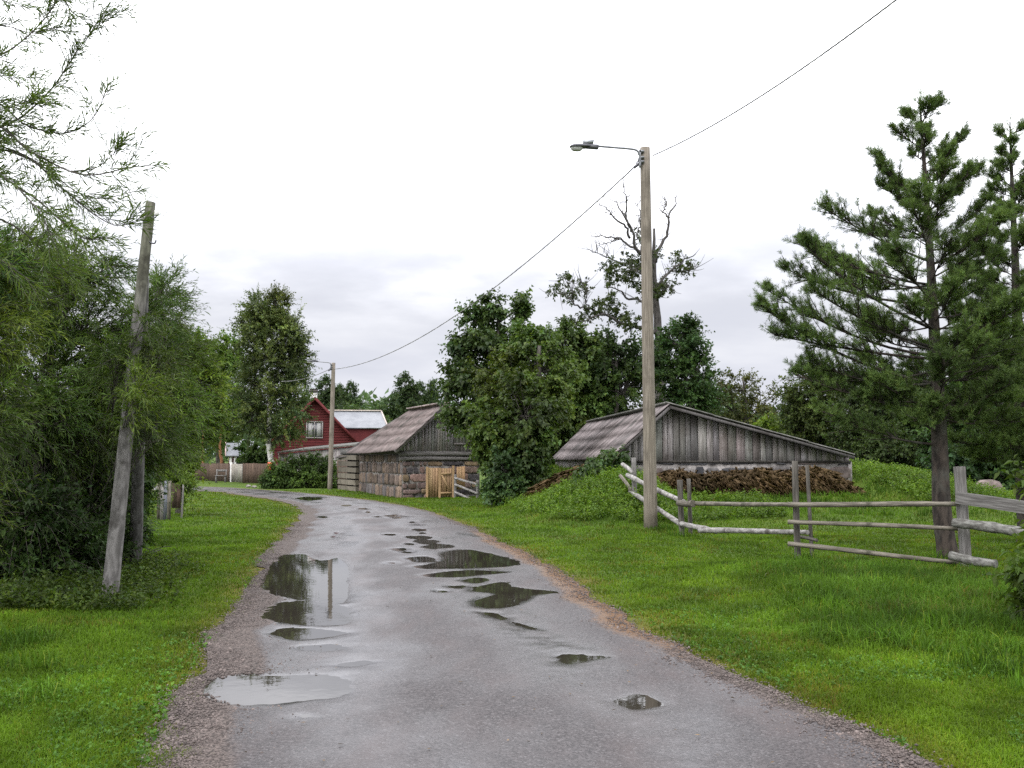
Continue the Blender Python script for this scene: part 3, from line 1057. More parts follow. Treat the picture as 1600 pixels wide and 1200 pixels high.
# verge boards
mb = MB()
beam(mb, rf + [0, .03, -.085], rfr + [0, .03, -.075], .03, .08, .30)
beam(mb, rf + [0, .03, -.11], ef + [0, .03, -.08], .03, .08, .36)
mb.build("verge_board", M['board'], shed)
for k in range(9):
    mb = MB()
    q = ef + (eb - ef) * (k + .5) / 9 + np.array([.32, 0, .02])
    beam(mb, q - u3 * .25 + [0, 0, -.1], q + u3 * .8 + [0, 0, .52], .08, .10, .7)
    mb.build("rafter", M['board'], shed)
zb = 1.44
gv = [(-.0, 1.66)]
def roof_z_at(s):
    q = so3 + u3 * s
    xs = [ef[0] + .0, rf[0], rfr[0]]; zs = [ef[2], rf[2], rfr[2]]
    return float(np.interp(q[0], xs, zs)) - .10
gpoly = [(s, roof_z_at(s)) for s in (0.0, .4, .8, 1.2, 1.5, 1.6, 1.7, 2.2, 3, 4, 5, 6, Wp)]
board_wall("gable_boards", so3, u3, gpoly, zb, M['board'], shed, bw=.20, tv=.20, jag=.05, gap=.016)
stone_wall("stone_base", so3 + v3 * .03, u3, Wp + .1, .45, zb - .02, shed, rh=.34, rw=.62,
           cols=[(.10, .10, .105), (.065, .065, .07), (.20, .19, .185), (.16, .15, .15), (.13, .105, .095), (.27, .25, .24)], mname='pale_mortar', gm=1.9)
mb = MB(); beam(mb, so3 + u3 * -.02 + [0, .03, zb - .01], so3 + u3 * (Wp + .05) + [0, .03, zb - .01], .10, .06, .55)
mb.build("sill_beam", M['post_wood'], shed)
# left, right and back walls
board_wall("side_wall", so3 + v3 * 12.4, -v3, [(0, 1.56), (12.4, 1.56)], .9, M['board'], shed, bw=.18, tv=.12)
board_wall("side_wall", so3 + u3 * Wp, v3, [(0, 1.55), (12.4, 1.55)], .7, M['board'], shed, bw=.2)
bpoly = [(Wp - s, z_) for s, z_ in reversed(gpoly)]
board_wall("back_wall", so3 + u3 * Wp + v3 * 12.4, -u3, bpoly, .8, M['board'], shed, bw=.22)

# straw banked up against the stone base
def heap(name, label, path, hgt, wid, nblade, side):
    """a long ridge of wet straw along path (world xy), with stalks over it"""
    p = smooth_line(np.array(path, float), 40)
    s = np.linspace(0, 1, 40)
    tan = np.gradient(p, axis=0); tan = nrm(tan); nn = np.stack([tan[:, 1], -tan[:, 0]], -1)
    prof = np.linspace(-1, 1, 13)
    V = []
    for i in range(40):
        e = min(1, 6 * s[i] + .2, 6 * (1 - s[i]) + .2)
        for q in prof:
            x, y = p[i] + nn[i] * q * wid
            z_ = float(terrain(np.array([x]), np.array([y]))[0])
            bulge = (1 - abs(q) ** 2.6)
            V.append([x, y, z_ - .05 + hgt * e * bulge * (1 + .35 * (vnoise(x, y, 1.7) - .5)) + (vnoise(x, y, 5) - .5) * .12 * bulge])
    V = np.array(V)
    ii = np.arange(40 * 13).reshape(40, 13)
    Fq = np.stack([ii[:-1, :-1], ii[:-1, 1:], ii[1:, 1:], ii[1:, :-1]], -1).reshape(-1, 4)
    o = mesh_np(name, V, Fq, M['straw'], None, None, True, origin=(p[20][0], p[20][1], float(terrain(np.array([p[20][0]]), np.array([p[20][1]]))[0])))
    tag(o, label, "straw heap")
    A = V.reshape(40, 13, 3)
    i = rng.uniform(0, 38.99, nblade); j = rng.uniform(0, 11.99, nblade)
    i0, j0 = i.astype(int), j.astype(int); fi, fj = (i - i0)[:, None], (j - j0)[:, None]
    B = A[i0, j0] * (1 - fi) * (1 - fj) + A[i0 + 1, j0] * fi * (1 - fj) + A[i0, j0 + 1] * (1 - fi) * fj + A[i0 + 1, j0 + 1] * fi * fj
    d = rand_dir(nblade); d[:, 2] = np.abs(d[:, 2]) * .5 - .25
    d = d + np.array([nn[20][0], nn[20][1], 0]) * side * .4
    Vv, Ff = leaves_np(B + [0, 0, .01], d, rand_dir(nblade), rng.uniform(.16, .50, nblade), rng.uniform(.003, .008, nblade), 0.1, .5)
    T = np.repeat(np.clip(rng.normal(1, .25, (nblade, 1)), .4, 1.8) * np.array([1, 1, 1]), 4, 0)
    c = mesh_np("straw_stalks", Vv, Ff, M['straw_blade'], None, T, origin=tuple(o.location))
    c.location = (0, 0, 0); c.parent = o
    return o


q = lambda s, d: (so3 + u3 * s - v3 * d)[:2]
heap("straw_heap", "long low heap of wet brown straw along the stone base of the shed", [q(.55, .75), q(2, .85), q(3.6, .8), q(5, .8), q(6.3, .75)], .54, .80, 42000, 1)
heap("straw_heap", "patch of brown dead straw on the bank under the low left eave", [gpx(842, 29.5)[:2], gpx(868, 29.8)[:2], gpx(900, 28.8)[:2], gpx(930, 27.8)[:2]], .24, .60, 9000, 1)

# ------------------------------------------------------------------ stone and log barn
C0 = G(628, 777); C0[2] = 0
bu = nrm(np.array([.907, .42, 0])); bv = nrm(np.array([-.42, .907, 0]))
barn = thing("stone_barn", C0, "old stone barn with grey boarded gable and brown corrugated roof beside the bend", "barn")
front = P(628, 703, C0[1])[2]
BW = 3.75
apz = P(697, 630, C0[1] + .8)[2]
eF = P(619, 703, 37.5); eB = P(541, 708, 43.4)
rF = P(696, 632, 38.95); rB = P(640, 641, 43.4)
corr_sheet("roof", eF, eB, rB, rF, M['fibre_roof'], barn, rows=5, amp=.024, sag=.05)
apx_s = float((rF[:2] - C0[:2]) @ bu[:2])
other = eF + bu * (2 * (apx_s - float((eF[:2] - C0[:2]) @ bu[:2])))
corr_sheet("roof", other, other + (eB - eF) * .62, rB + [0, 0, .02], rF + [0, 0, .02], M['fibre_roof'], barn, rows=5, amp=.024)
mb = MB(); beam(mb, rF + [0, 0, .07], rB + [0, 0, .07], .32, .05, 1.9); mb.build("ridge_cap", M['fibre_roof'], barn)
mb = MB()
beam(mb, eF + bv * .12 - Zv * .08, rF + bv * .12 - Zv * .08, .05, .14, .62)
beam(mb, other + bv * .12 - Zv * .08, rF + bv * .12 - Zv * .10, .05, .14, .62)
mb.build("verge_board", M['board'], barn)
GW = 2 * apx_s
zl = front - .05
gp = [(0.0, front + .02), (apx_s, rF[2] - .12), (GW, front + .02)]
board_wall("gable_boards", C0 + bv * .0, bu, gp, zl + .0, M['board'], barn, bw=.13, tv=.14, gap=.014)
# hatch in the gable
hx = (P(722, 680, C0[1] + 1.1)[:2] - C0[:2]) @ bu[:2]
zt, zbm = P(722, 655, C0[1] + 1.1)[2], P(722, 692, C0[1] + 1.1)[2]
ha = C0 + bu * (hx - .32) - bv * .05
board_wall("hatch", np.array([ha[0], ha[1], 0]), bu, [(0, zt), (.64, zt)], zbm, M['board'], barn, bw=.16, tv=.05, jag=0)
mb = MB()
for s0 in (-.36, .36):
    a = C0 + bu * (hx + s0) - bv * .06
    beam(mb, [a[0], a[1], zbm], [a[0], a[1], zt], .06, .06, .75)
a = C0 + bu * (hx - .39) - bv * .06; b = C0 + bu * (hx + .39) - bv * .06
beam(mb, [a[0], a[1], zt + .03], [b[0], b[1], zt + .03], .06, .07, .75)
beam(mb, [a[0], a[1], zbm - .04], [b[0], b[1], zbm - .04], .06, .07, .75)
mb.build("hatch_frame", M['board'], barn)
# log courses under the gable
for k, (z_, rr) in enumerate(((zl - .10, .10), (zl - .29, .09))):
    a = C0 - bu * .12; b = C0 + bu * (GW + .1)
    rod("log", [a[0], a[1], z_], [b[0], b[1], z_], rr, rr * .9, M['old_wood'], barn, 9)
stone_wall("gable_stone_wall", C0 + bv * .02, bu, GW, -.1, zl - .39, barn, rh=.30, rw=.46)
# long wall: brown split stone and planks, then squared pale logs at the far end
e_end = G(535, 766); Lw = float((e_end[:2] - C0[:2]) @ bv[:2])
L1 = Lw * .68
stone_wall("long_stone_wall", C0 + bv * L1, -bv, L1, -.1, zl - .12, barn, rh=.42, rw=.30, cols=[(.19, .145, .12), (.22, .165, .135), (.15, .12, .105), (.26, .19, .14), (.17, .15, .145)])
mb = MB(); beam(mb, C0 + bv * Lw + Zv * (zl - .03), C0 + Zv * (zl - .03), .22, .16, .6); mb.build("wall_plate", M['old_wood'], barn)
nl_ = 6
for k in range(nl_):
    h = (zl - .12) / nl_
    a = C0 + bv * (L1 + .02) - bu * .04; b = C0 + bv * (Lw + .25) - bu * .04
    rod("wall_log", [a[0], a[1], h * (k + .5)], [b[0], b[1], h * (k + .5)], .1, .1, M['log_wall'], barn, segs=6, square=(h * .38, .10 + rng.uniform(0, .03)), wob=.06, tint=np.array([1, .95, .86]) * rng.uniform(.38, .66))
# inner dark backing so that no light shows through gaps
prism("inner_wall", [C0 + bv * .25 + bu * .2, C0 + bv * .25 + bu * (GW - .2), C0 + bv * (Lw - .1) + bu * (GW - .2), C0 + bv * (Lw - .1) + bu * .2], Zv * (zl - .1), M['dark_roof'], barn)

# the older roof behind the barn
ann = thing("old_outbuilding", G(520, 764), "dark roofed low outbuilding joined to the far end of the stone barn", "outbuilding")
a0 = P(524, 716, 46.6); a1 = P(548, 709, 44.0); a2 = P(640, 640, 47.6); a3 = P(618, 655, 49.5)
d0 = a0 + np.array([0, 0, 0])
corr_sheet("roof", a1 + [0, .6, -.1], a0, a3, a2 + [0, .6, -.1], M['dark_roof'], ann, rows=3, amp=.02)
oq = np.array([a0[0] + .5, a0[1] + .6, 0])
board_wall("front_wall", oq + bv * 2.0, -bv, [(0, a0[2] - .1), (2.6, a0[2] - .1)], -.05, M['brown_fence'], ann, bw=.16)

# ------------------------------------------------------------------ red house
RY = 74.0
HROT = .17
rh_o = G(500, 746, 0); 
hx0 = (492 - 800) / F_PX * RY
house = thing("red_house", (hx0, RY, 0), "dark red wooden house with steep gable and pale metal roofed wing", "house")
ap = P(492, 620, RY)
half = 3.55
slope = (P(556, 688, RY)[2] - ap[2]) / (P(556, 688, RY)[0] - ap[0])
zE = ap[2] + slope * half
face = lambda x, z_, dy=0: np.array([x, RY + dy, z_])
prism("wall", [face(hx0 - half + .25, -.1), face(hx0 + half - .25, -.1), face(hx0 + half - .25, zE + .1), face(hx0, ap[2] - .22), face(hx0 - half + .25, zE + .1)], (0, 9, 0), M['red_wall'], house)
mb = MB()
zc_ = 2.0
while zc_ < ap[2] - .3:
    hw = min(half - .3, (zc_ - ap[2] + .25) / slope)
    mb.box((hx0, RY - .012, zc_), (1, 0, 0), (0, 1, 0), (0, 0, 1), max(.05, hw), .010, .012, .55)
    zc_ += .19
mb.build("board_joints", M['red_wall'], house)
for sgn in (-1, 1):
    e0_ = np.array([hx0 + sgn * (half + .12), RY - .45, zE - .12 * abs(slope) + .02]); e1_ = e0_ + [0, 9.8, 0]
    t0_ = np.array([hx0, RY - .45, ap[2] + .02]); t1_ = t0_ + [0, 9.8, 0]
    slab("roof", e0_, e1_, t1_, t0_, .06, M['white_metal'], house)
    mb = MB(); beam(mb, e0_ + [0, -.02, -.13], t0_ + [0, -.02, -.13], .04, .18); mb.build("verge_board", M['red_wall'], house)
# attic window
wx0, wz1 = P(480, 660, RY)[0], P(480, 660, RY)[2]; wx1, wz0 = P(503, 683, RY)[0], P(503, 683, RY)[2]
wm = (wx0 + wx1) / 2
mb = MB()
for (xa, xb, za, zb_) in ((wx0 - .06, wx1 + .06, wz1, wz1 + .09), (wx0 - .06, wx1 + .06, wz0 - .09, wz0), (wx0 - .06, wx0 + .03, wz0, wz1), (wx1 - .03, wx1 + .06, wz0, wz1), (wm - .04, wm + .04, wz0, wz1)):
    mb.box(((xa + xb) / 2, RY - .05, (za + zb_) / 2), (1, 0, 0), (0, 1, 0), (0, 0, 1), (xb - xa) / 2, .035, (zb_ - za) / 2)
win = mb.build("window", M['board'], house)
mb = MB(); mb.box((wm, RY - .02, (wz0 + wz1) / 2), (1, 0, 0), (0, 1, 0), (0, 0, 1), (wx1 - wx0) / 2, .012, (wz1 - wz0) / 2); mb.build("pane", M['glass'], win)
mb = MB()
for (a, b) in ((wx0 + .05, wm - .12), (wm + .12, wx1 - .05)):
    mb.box(((a + b) / 2, RY - .037, (wz0 + wz1) / 2), (1, 0, 0), (0, 1, 0), (0, 0, 1), (b - a) / 2 * .8, .003, (wz1 - wz0) / 2 * .9, .45)
mb.build("curtain", M['white_paint'], win)
# chimney
cc_ = P(501, 624, RY + 3.2)
ch = MB(); ch.box((cc_[0], RY + 3.2, cc_[2] - .5), (1, 0, 0), (0, 1, 0), (0, 0, 1), .27, .27, 1.05)
chm = ch.build("chimney", M['chimney'], house)
ch = MB(); ch.box((cc_[0], RY + 3.2, cc_[2] + .62), (1, 0, 0), (0, 1, 0), (0, 0, 1), .33, .33, .09); ch.box((cc_[0], RY + 3.2, cc_[2] + .76), (1, 0, 0), (0, 1, 0), (0, 0, 1), .30, .30, .035, .6)
ch.build("chimney_cap", M['dark_roof'], chm)
# side wing
WY = RY + 2.4
wr0 = P(520, 642, WY + 2.2); wr1 = P(610, 642, WY + 2.2); we1 = P(613, 668, WY - .2); we0 = P(541, 668, WY - .2)
we0[0] = hx0 + 1.5; wr0[0] = hx0 + .4
slab("wing_roof", we0, we1, wr1, wr0, .06, M['white_metal'], house)
slab("wing_roof", we0 + [0, 4.8, 0], we1 + [0, 4.8, 0], wr1, wr0, .06, M['white_metal'], house)
mb = MB(); beam(mb, wr0 + [0, 0, .05], wr1 + [0, 0, .05], .3, .08, (1, .9, .8)); beam(mb, we1 + [.02, 0, 0], wr1 + [.02, 0, 0], .08, .16, (.9, .8, .75)); mb.build("ridge_cap", M['chimney'], house)
x0w, x1w = we0[0], we1[0] - .35
prism("wing_wall", [(x0w, WY + .1, -.1), (x1w, WY + .1, -.1), (x1w, WY + .1, we1[2] - .08), (x0w, WY + .1, we1[2] - .08)], (0, 4.2, 0), M['red_wall'], house)

house.rotation_euler = (0, 0, HROT)

# grey lean-to in front of the red house
LYt = 63.0
lean = thing("grey_lean_to", G(490, 750), "low grey plank lean-to with flat felt roof below the red gable", "lean-to")
tl_, tr_ = P(433, 706, LYt), P(556, 694, LYt - 3.0)
bl_, br_ = tl_ + [0.5, 6.5, .35], tr_ + [.5, 6.5, .35]
slab("roof", tl_, tr_, br_, bl_, .09, M['moss_edge'], lean)
du = nrm((tr_ - tl_) * [1, 1, 0]); LL = np.linalg.norm((tr_ - tl_)[:2])
ow = np.array([tl_[0], tl_[1] + .25, 0])
board_wall("front_wall", ow + du * .8, du, [(0, tl_[2] - .10), (LL - .8, tr_[2] - .13)], -.05, M['board'], lean, bw=.14, tv=.07)
stone_wall("stone_pier", ow, du, .8, -.05, tl_[2] - .10, lean, rh=.3, rw=.4)
aw0 = P(453, 719, LYt - .9); aw1 = P(479, 719, LYt - 1.4)
slab("awning", aw0 - Zv * .0, aw1 - Zv * .0, aw1 + [.05, .55, .16], aw0 + [.05, .55, .16], .04, M['white_paint'], lean)
mb = MB(); c_ = (aw0 + aw1) / 2 + np.array([0, .62, -.45]); mb.box(c_, du, [-du[1], du[0], 0], Zv, .42, .03, .32, .5)
mb.build("window", M['glass'], lean)

# little shelter behind the picket fence
PY = 68.0
por = thing("small_shelter", gpx(372, PY), "small open shelter with pale tin roof on white posts behind the picket fence", "shelter")
p0, p1 = P(353, 712, PY), P(398, 712, PY)
p2, p3 = P(398, 692, PY + 1.4), P(353, 692, PY + 1.4)
slab("roof", p0, p1, p2, p3, .07, M['white_metal'], por)
slab("roof", p2, p3, p3 + [0, 1.4, -.8], p2 + [0, 1.4, -.8], .07, M['white_metal'], por)
mb = MB(); beam(mb, p0 + [-.03, 0, 0], p3 + [-.03, 0, 0], .05, .14, (.9, .65, .62)); mb.build("verge_board", M['white_paint'], por)
for px in (361, 368):
    b = gpx(px, PY + .3); tp_ = P(px, 713, PY + .3)
    rod("post", b, [tp_[0], tp_[1], tp_[2] + .1], .075, .075, M['white_paint'], por, square=(.075, .075), wob=.0)
board_wall("back_wall", np.array([p0[0] + .1, PY + 2.3, 0]), np.array([1.0, 0, 0]), [(0, 1.7), (1.9, 1.7)], -.05, M['dark_roof'], por, bw=.2)
board_wall("side_wall", np.array([p0[0] + .12, PY + .3, 0]), np.array([0.0, 1, 0]), [(0, 1.6), (1.0, 2.3), (2.0, 1.6)], -.05, M['red_wall'], por, bw=.2)

# ------------------------------------------------------------------ far picket fence
def picket_run(name, label, pa, pb, h, mat, parent=None, bw=.09, group=None, gap=.03):
    a, b = np.asarray(pa, float), np.asarray(pb, float)
    o = thing(name, a, label, "fence", group)
    d = nrm((b - a) * [1, 1, 0]); L = np.linalg.norm((b - a)[:2])
    nrm2 = np.array([d[1], -d[0], 0])
    m = MB(); s = 0
    while s < L - bw:
        w_ = bw * rng.uniform(.85, 1.1); hh = h * (1 + rng.normal(0, .012))
        c = a + d * (s + w_ / 2)
        m.box((c[0], c[1], hh / 2 + .04), d, nrm2, Zv, w_ / 2, .011, hh / 2, rng.uniform(.75, 1.2))
        s += w_ + gap
    m.build("pickets", mat, o)
    for zz in (.25, h - .22):
        m = MB(); beam(m, a - nrm2 * .035 + Zv * zz, b - nrm2 * .035 + Zv * zz, .04, .08, .8); m.build("rail", mat, o)
    n = max(2, int(L / 2.4) + 1)
    for k in range(n):
        c = a + d * L * k / (n - 1) - nrm2 * .10
        rod("post", c - Zv * .1, c + Zv * (h - .02), .05, .05, mat, o, square=(.05, .05), wob=.02)
    return o


fa = G(304, 751); fb = G(361, 754); fc_ = G(379, 755.5); fd = G(432, 757)
picket_run("picket_fence", "brown picket fence to the left of the pale gate", fa, fb, 1.08, M['brown_fence'])
picket_run("picket_fence", "brown picket fence between the pale gate and the hedge", fc_, fd, 1.12, M['brown_fence'])
gt = thing("pale_gate", fb, "narrow pale board gate between two runs of brown picket fence", "gate")
dg = nrm((fc_ - fb) * [1, 1, 0]); Lg = np.linalg.norm((fc_ - fb)[:2])
board_wall("boards", fb * [1, 1, 0] + dg * .1 + [0, -.05, 0], dg, [(0, 1.12), (Lg - .12, 1.12)], .06, M['log_wall'], gt, bw=.13, tv=.05, jag=.0)
rod("post", fb + dg * .05 - Zv * .05 + [0, -.05, 0], fb + dg * .05 + Zv * 1.2 + [0, -.05, 0], .06, .06, M['white_paint'], gt, square=(.06, .06), wob=0)

# wooden bench at the fence
be = G(345, 754.5)
bench = thing("wooden_bench", be, "small grey wooden bench standing against the brown picket fence", "bench")
ex = np.array([1.0, .06, 0])
mb = MB(); mb.box(be + [0, 0, .43], ex, [-.06, 1, 0], Zv, .32, .16, .02); mb.build("seat", M['old_wood'], bench)
for s_ in (-.27, .27):
    mb = MB(); mb.box(be + ex * s_ + [0, -.1, .205], ex, [-.06, 1, 0], Zv, .025, .025, .205); mb.build("leg", M['old_wood'], bench)
    mb = MB(); mb.box(be + ex * s_ + [0, .12, .40], ex, [-.06, 1, 0], Zv, .025, .025, .40); mb.build("leg", M['old_wood'], bench)
mb = MB(); mb.box(be + [0, .135, .72], ex, [-.06, 1, 0], Zv, .32, .012, .06); mb.build("backrest", M['old_wood'], bench)

# orange red post box beside the birch
rbx = G(422, 758); 
pb = thing("post_box", rbx, "orange red post box on a post between the fence and the hedge", "post box")
rod("post", rbx, rbx + Zv * .5, .04, .04, M['old_wood'], pb)
mb = MB(); bc = rbx + Zv * .86
mb.box(bc, (1, 0, 0), (0, 1, 0), Zv, .12, .10, .30)
bo = mb.build("box", M['red_box'], pb)
prism("lid", [bc + [-.14, -.12, .305], bc + [.14, -.12, .305], bc + [.14, 0, .38], bc + [-.14, 0, .38]], (0, .13, 0), M['red_box'], bo)
mb = MB(); mb.box(bc + [0, -.106, -.27], (1, 0, 0), (0, 1, 0), Zv, .055, .005, .055); mb.build("plate", M['white_paint'], bo)


def rock(name, label, c, r, mat, group=None, seed=0):
    import bmesh
    me = bpy.data.meshes.new(name)
    b = bmesh.new(); bmesh.ops.create_icosphere(b, subdivisions=3, radius=1)
    rr = np.random.default_rng(seed)
    pl = nrm(rr.normal(size=(9, 3))); of = rr.uniform(.62, .95, 9)
    for v in b.verts:
        p = np.array(v.co)
        for n_, o_ in zip(pl, of):
            dd = p @ n_ - o_
            if dd > 0: p = p - n_ * dd * .85
        p = p * np.array(r) * (1 + rr.normal(0, .012))
        v.co = p
    b.to_mesh(me); b.free()
    at = me.color_attributes.new("tint", 'FLOAT_COLOR', 'POINT')
    at.data.foreach_set("color", np.ones(len(me.vertices) * 4, np.float32))
    o = link(name, me, mat, None, c)
    tag(o, label, "boulder", group)
    return o


rock("boulder", "large pinkish boulder on the grass behind the plank rail", gpx(1541, 28.3, .10), (.42, .38, .42), M['rock'], None, 4)
sb = rock("stone", "pale roadside stone nearer the pale gate", G(388, 761) + Zv * .05, (.14, .11, .08), M['mortar'], "pale stones on the verge by the fence", 6)
sb["category"] = "stone"
sb = rock("stone", "pale roadside stone nearer the hedge", G(397, 762) + Zv * .05, (.15, .11, .08), M['mortar'], "pale stones on the verge by the fence", 8)
sb["category"] = "stone"

# ------------------------------------------------------------------ fresh wooden gate by the barn
gb = G(668, 777.5); ge = G(708, 777.0)
wg = thing("plank_gate", gb, "new yellow plank gate standing in front of the stone gable", "gate")
d = nrm((ge - gb) * [1, 1, 0]); Lg = np.linalg.norm((ge - gb)[:2]); s_ = Lg * .48
hgt = P(668, 731, gb[1])[2]
board_wall("fixed_panel", gb * [1, 1, 0], d, [(0, hgt), (s_ - .03, hgt)], .04, M['new_wood'], wg, bw=.10, tv=.07, jag=.02)
lf = board_wall("leaf", gb * [1, 1, 0] + d * s_, d, [(0, hgt - .02), (Lg - s_ - .06, hgt - .02)], .04, M['new_wood'], wg, bw=.10, tv=.07, jag=.02)
mb = MB(); fo = np.array([d[1], -d[0], 0]) * .04
A = lambda s, z_: gb * [1, 1, 0] + d * s + fo + Zv * z_
beam(mb, A(s_ + .02, hgt * .15), A(Lg - .08, hgt * .15), .03, .08); beam(mb, A(s_ + .02, hgt * .8), A(Lg - .08, hgt * .8), .03, .08); beam(mb, A(s_ + .05, hgt * .78), A(Lg - .12, hgt * .17), .02, .07)
mb.build("brace", M['new_wood'], lf)
for (s, hh) in ((-.02, hgt + .04), (s_ - .01, hgt), (Lg, hgt + .08)):
    c = gb * [1, 1, 0] + d * s
    rod("post", c - Zv * .1, c + Zv * hh, .05, .05, M['new_wood'], wg, square=(.045, .045), wob=.02)
g2 = ge + d * .10 + [0, .5, 0]
board_wall("side_panel", g2 * [1, 1, 0], d, [(0, hgt + .02), (.36, hgt + .06)], .3, M['new_wood'], wg, bw=.13, tv=.08)

# white rails beside the gate
wr = thing("white_rail_fence", G(712, 779), "short whitish log rail fence running from the plank gate into the bushes", "fence")
yb = 37.6
rod("post", gpx(711.5, yb, -.1), P(711.5, 741, yb), .05, .05, M['old_wood'], wg and wr)
for (a, b) in (((711, 747), (746, 757)), ((711, 757), (746, 771)), ((711, 769), (748, 785)), ((742, 780), (766, 777))):
    rod("rail", P(*a, yb - .08), P(*b, yb - 1.2), .045, .04, M['birch_log'], wr, 8, segs=6)
rod("post", gpx(746, yb - 1.1, -.1), P(746, 750, yb - 1.1), .05, .05, M['old_wood'], wr)

# ------------------------------------------------------------------ board remnants at left, under the willows
bgx = thing("board_gate", G(259, 811), "narrow weathered board gate with one pale blue board at the thicket edge", "gate")
Yg = G(259, 811)[1]
for (xa, xb, ty, tnt, mt) in ((249, 253.5, 752, .85, 'rail_wood'), (254, 259, 750, .8, 'board'), (259.5, 264.5, 750, 1.0, 'white_metal'), (265, 270, 750, 1.05, 'rail_wood')):
    a, b = gpx(xa, Yg, 0), gpx(xb, Yg, 0)
    h = P(xa, ty, Yg)[2]
    mb = MB(); mb.box(((a[0] + b[0]) / 2, Yg, h / 2 - .02), (1, 0, 0), (0, 1, 0), Zv, (b[0] - a[0]) / 2, .015, h / 2, tnt if mt != 'white_metal' else (.62, .62, .70))
    mb.build("board", M[mt], bgx)
for zz in (.3, .8):
    mb = MB(); a, b = gpx(249, Yg + .04), gpx(270, Yg + .04); beam(mb, a * [1, 1, 0] + Zv * zz, b * [1, 1, 0] + Zv * zz, .03, .07, .7); mb.build("rail", M['post_wood'], bgx)
bp = thing("brown_panel", gpx(278, Yg + 1.0), "dark brown fence panel and thin post right of the weathered board gate", "fence panel")
a = gpx(271, Yg + .9); board_wall("boards", a * [1, 1, 0], np.array([1.0, .05, 0]), [(0, P(271, 755, Yg + .9)[2]), (.24, P(271, 757, Yg + .9)[2])], .25, M['brown_fence'], bp, bw=.12)
rod("post", gpx(287, Yg + .7, -.1), P(286.5, 757, Yg + .7), .026, .024, M['old_wood'], bp)

# ------------------------------------------------------------------ street lamps and poles
def arm_tube(name, pts, r, mat, parent):
    p = smooth_line(np.array(pts), 26)
    V, Fs = tubes_np(p[None], np.full((1, 26), r), 8)
    return mesh_np(name, V, Fs, mat, parent, None, True)


def ellipsoid(name, c, rx, ry, rz, mat, parent, rot=0.0, zcut=None, tilt=0.0):
    a = np.linspace(0, 2 * math.pi, 17)[:-1]; b = np.linspace(-math.pi / 2, math.pi / 2, 9)
    V = []
    for bb in b:
        for aa in a:
            x, y, z_ = math.cos(bb) * math.cos(aa), math.cos(bb) * math.sin(aa), math.sin(bb)
            x = math.copysign(abs(x) ** .7, x); y = math.copysign(abs(y) ** .7, y)
            if zcut is not None: z_ = max(z_, zcut) if zcut < 0 else min(z_, zcut)
            V.append((x * rx, y * ry, z_ * rz))
    V = np.array(V)
    ct, st = math.cos(tilt), math.sin(tilt)
    V = np.stack([V[:, 0] * ct - V[:, 2] * st, V[:, 1], V[:, 0] * st + V[:, 2] * ct], -1)
    cr, sr = math.cos(rot), math.sin(rot)
    V = np.stack([V[:, 0] * cr - V[:, 1] * sr, V[:, 0] * sr + V[:, 1] * cr, V[:, 2]], -1) + np.asarray(c)
    ii = np.arange(9 * 16).reshape(9, 16)
    F = np.stack([ii[:-1], np.roll(ii, -1, 1)[:-1], np.roll(ii, -1, 1)[1:], ii[1:]], -1).reshape(-1, 4)
    return mesh_np(name, V, F, mat, parent, None, True)


def lamp_post(base_px, top_px, Yd, label, head_px, arm_pts, k=1.0, group="wooden lamp posts along the road"):
    b = gpx(base_px[0], Yd, -.15); t = P(*top_px, Yd)
    o = thing("lamp_post", b, label, "street lamp", group)
    rod("pole", b, t, .145 * k, .106 * k, M['pole_wood'], o, 14, wob=.012, segs=14)
    ap_ = [P(x, y, Yd - dy) for x, y, dy in arm_pts]
    arm_tube("arm", ap_, .024 * k, M['metal'], o)
    s = SC(21.2)
    hx_, hy_ = head_px
    c = P(hx_, hy_, Yd - .25)
    rot = 0.12
    hd = ellipsoid("lamp_head", c + [0, 0, .0], 17.5 * s * k, .12 * k, 3.9 * s, M['dark_metal'], o, rot, zcut=-.35, tilt=.04)
    ellipsoid("bowl", c + np.array([-6 * s * k, 0, -1.2 * s]), 10 * s * k, .09 * k, 6.4 * s * k, M['lens'], hd, rot, zcut=.05)
    mb = MB(); mb.box(c + np.array([19 * s * k, .02, .2 * s]), (1, .12, -.04), (-.12, 1, 0), Zv, 9 * s * k, .055, 3.0 * s * k); mb.build("neck", M['dark_metal'], hd)
    mb = MB(); bx = c + np.array([12.5 * s * k, .02, 7.2 * s * k])
    mb.hexa([bx + np.array([i * 7.5 * s * k, j * .06, -3 * s * k]) for i, j in ((-1, -1), (1, -1), (1, 1), (-1, 1))], [bx + np.array([i * 9 * s * k, j * .08, 2.6 * s * k]) for i, j in ((-1, -1), (1, -1), (1, 1), (-1, 1))], 2.0)
    mb.build("ballast_box", M['metal'], hd)
    # bracket, clamps and cable hook
    mb = MB()
    for dy in (8, 18, 25):
        q = np.array(t) + np.array([-7 * s * k, -.02, -dy * s * k]); mb.box(q, (1, 0, 0), (0, 1, 0), Zv, .055 * k, .12 * k, .022 * k)
    q = np.array(t) + np.array([-9 * s * k, -.12 * k, -17 * s * k]); mb.box(q, (1, 0, 0), (0, 1, 0), Zv, .012, .02, 11 * s * k)
    mb.build("arm_bracket", M['metal'], o)
    q = np.array(t) + np.array([-9 * s * k, -.05, -27 * s * k])
    hk = arm_tube("cable_hook", [q + [.06, 0, .05], q + [-.02, 0, .06], q + [-.07, 0, .02], q + [-.04, 0, -.03], q + [.04, 0, -.02]], .014 * k, M['dark_metal'], o)
    mb = MB(); mb.box(q + np.array([-.07, 0, -.04]), (.8, 0, .6), (0, 1, 0), (-.6, 0, .8), .075 * k, .03, .025 * k); mb.build("cable_clamp", M['dark_metal'], hk)
    return o, t, q


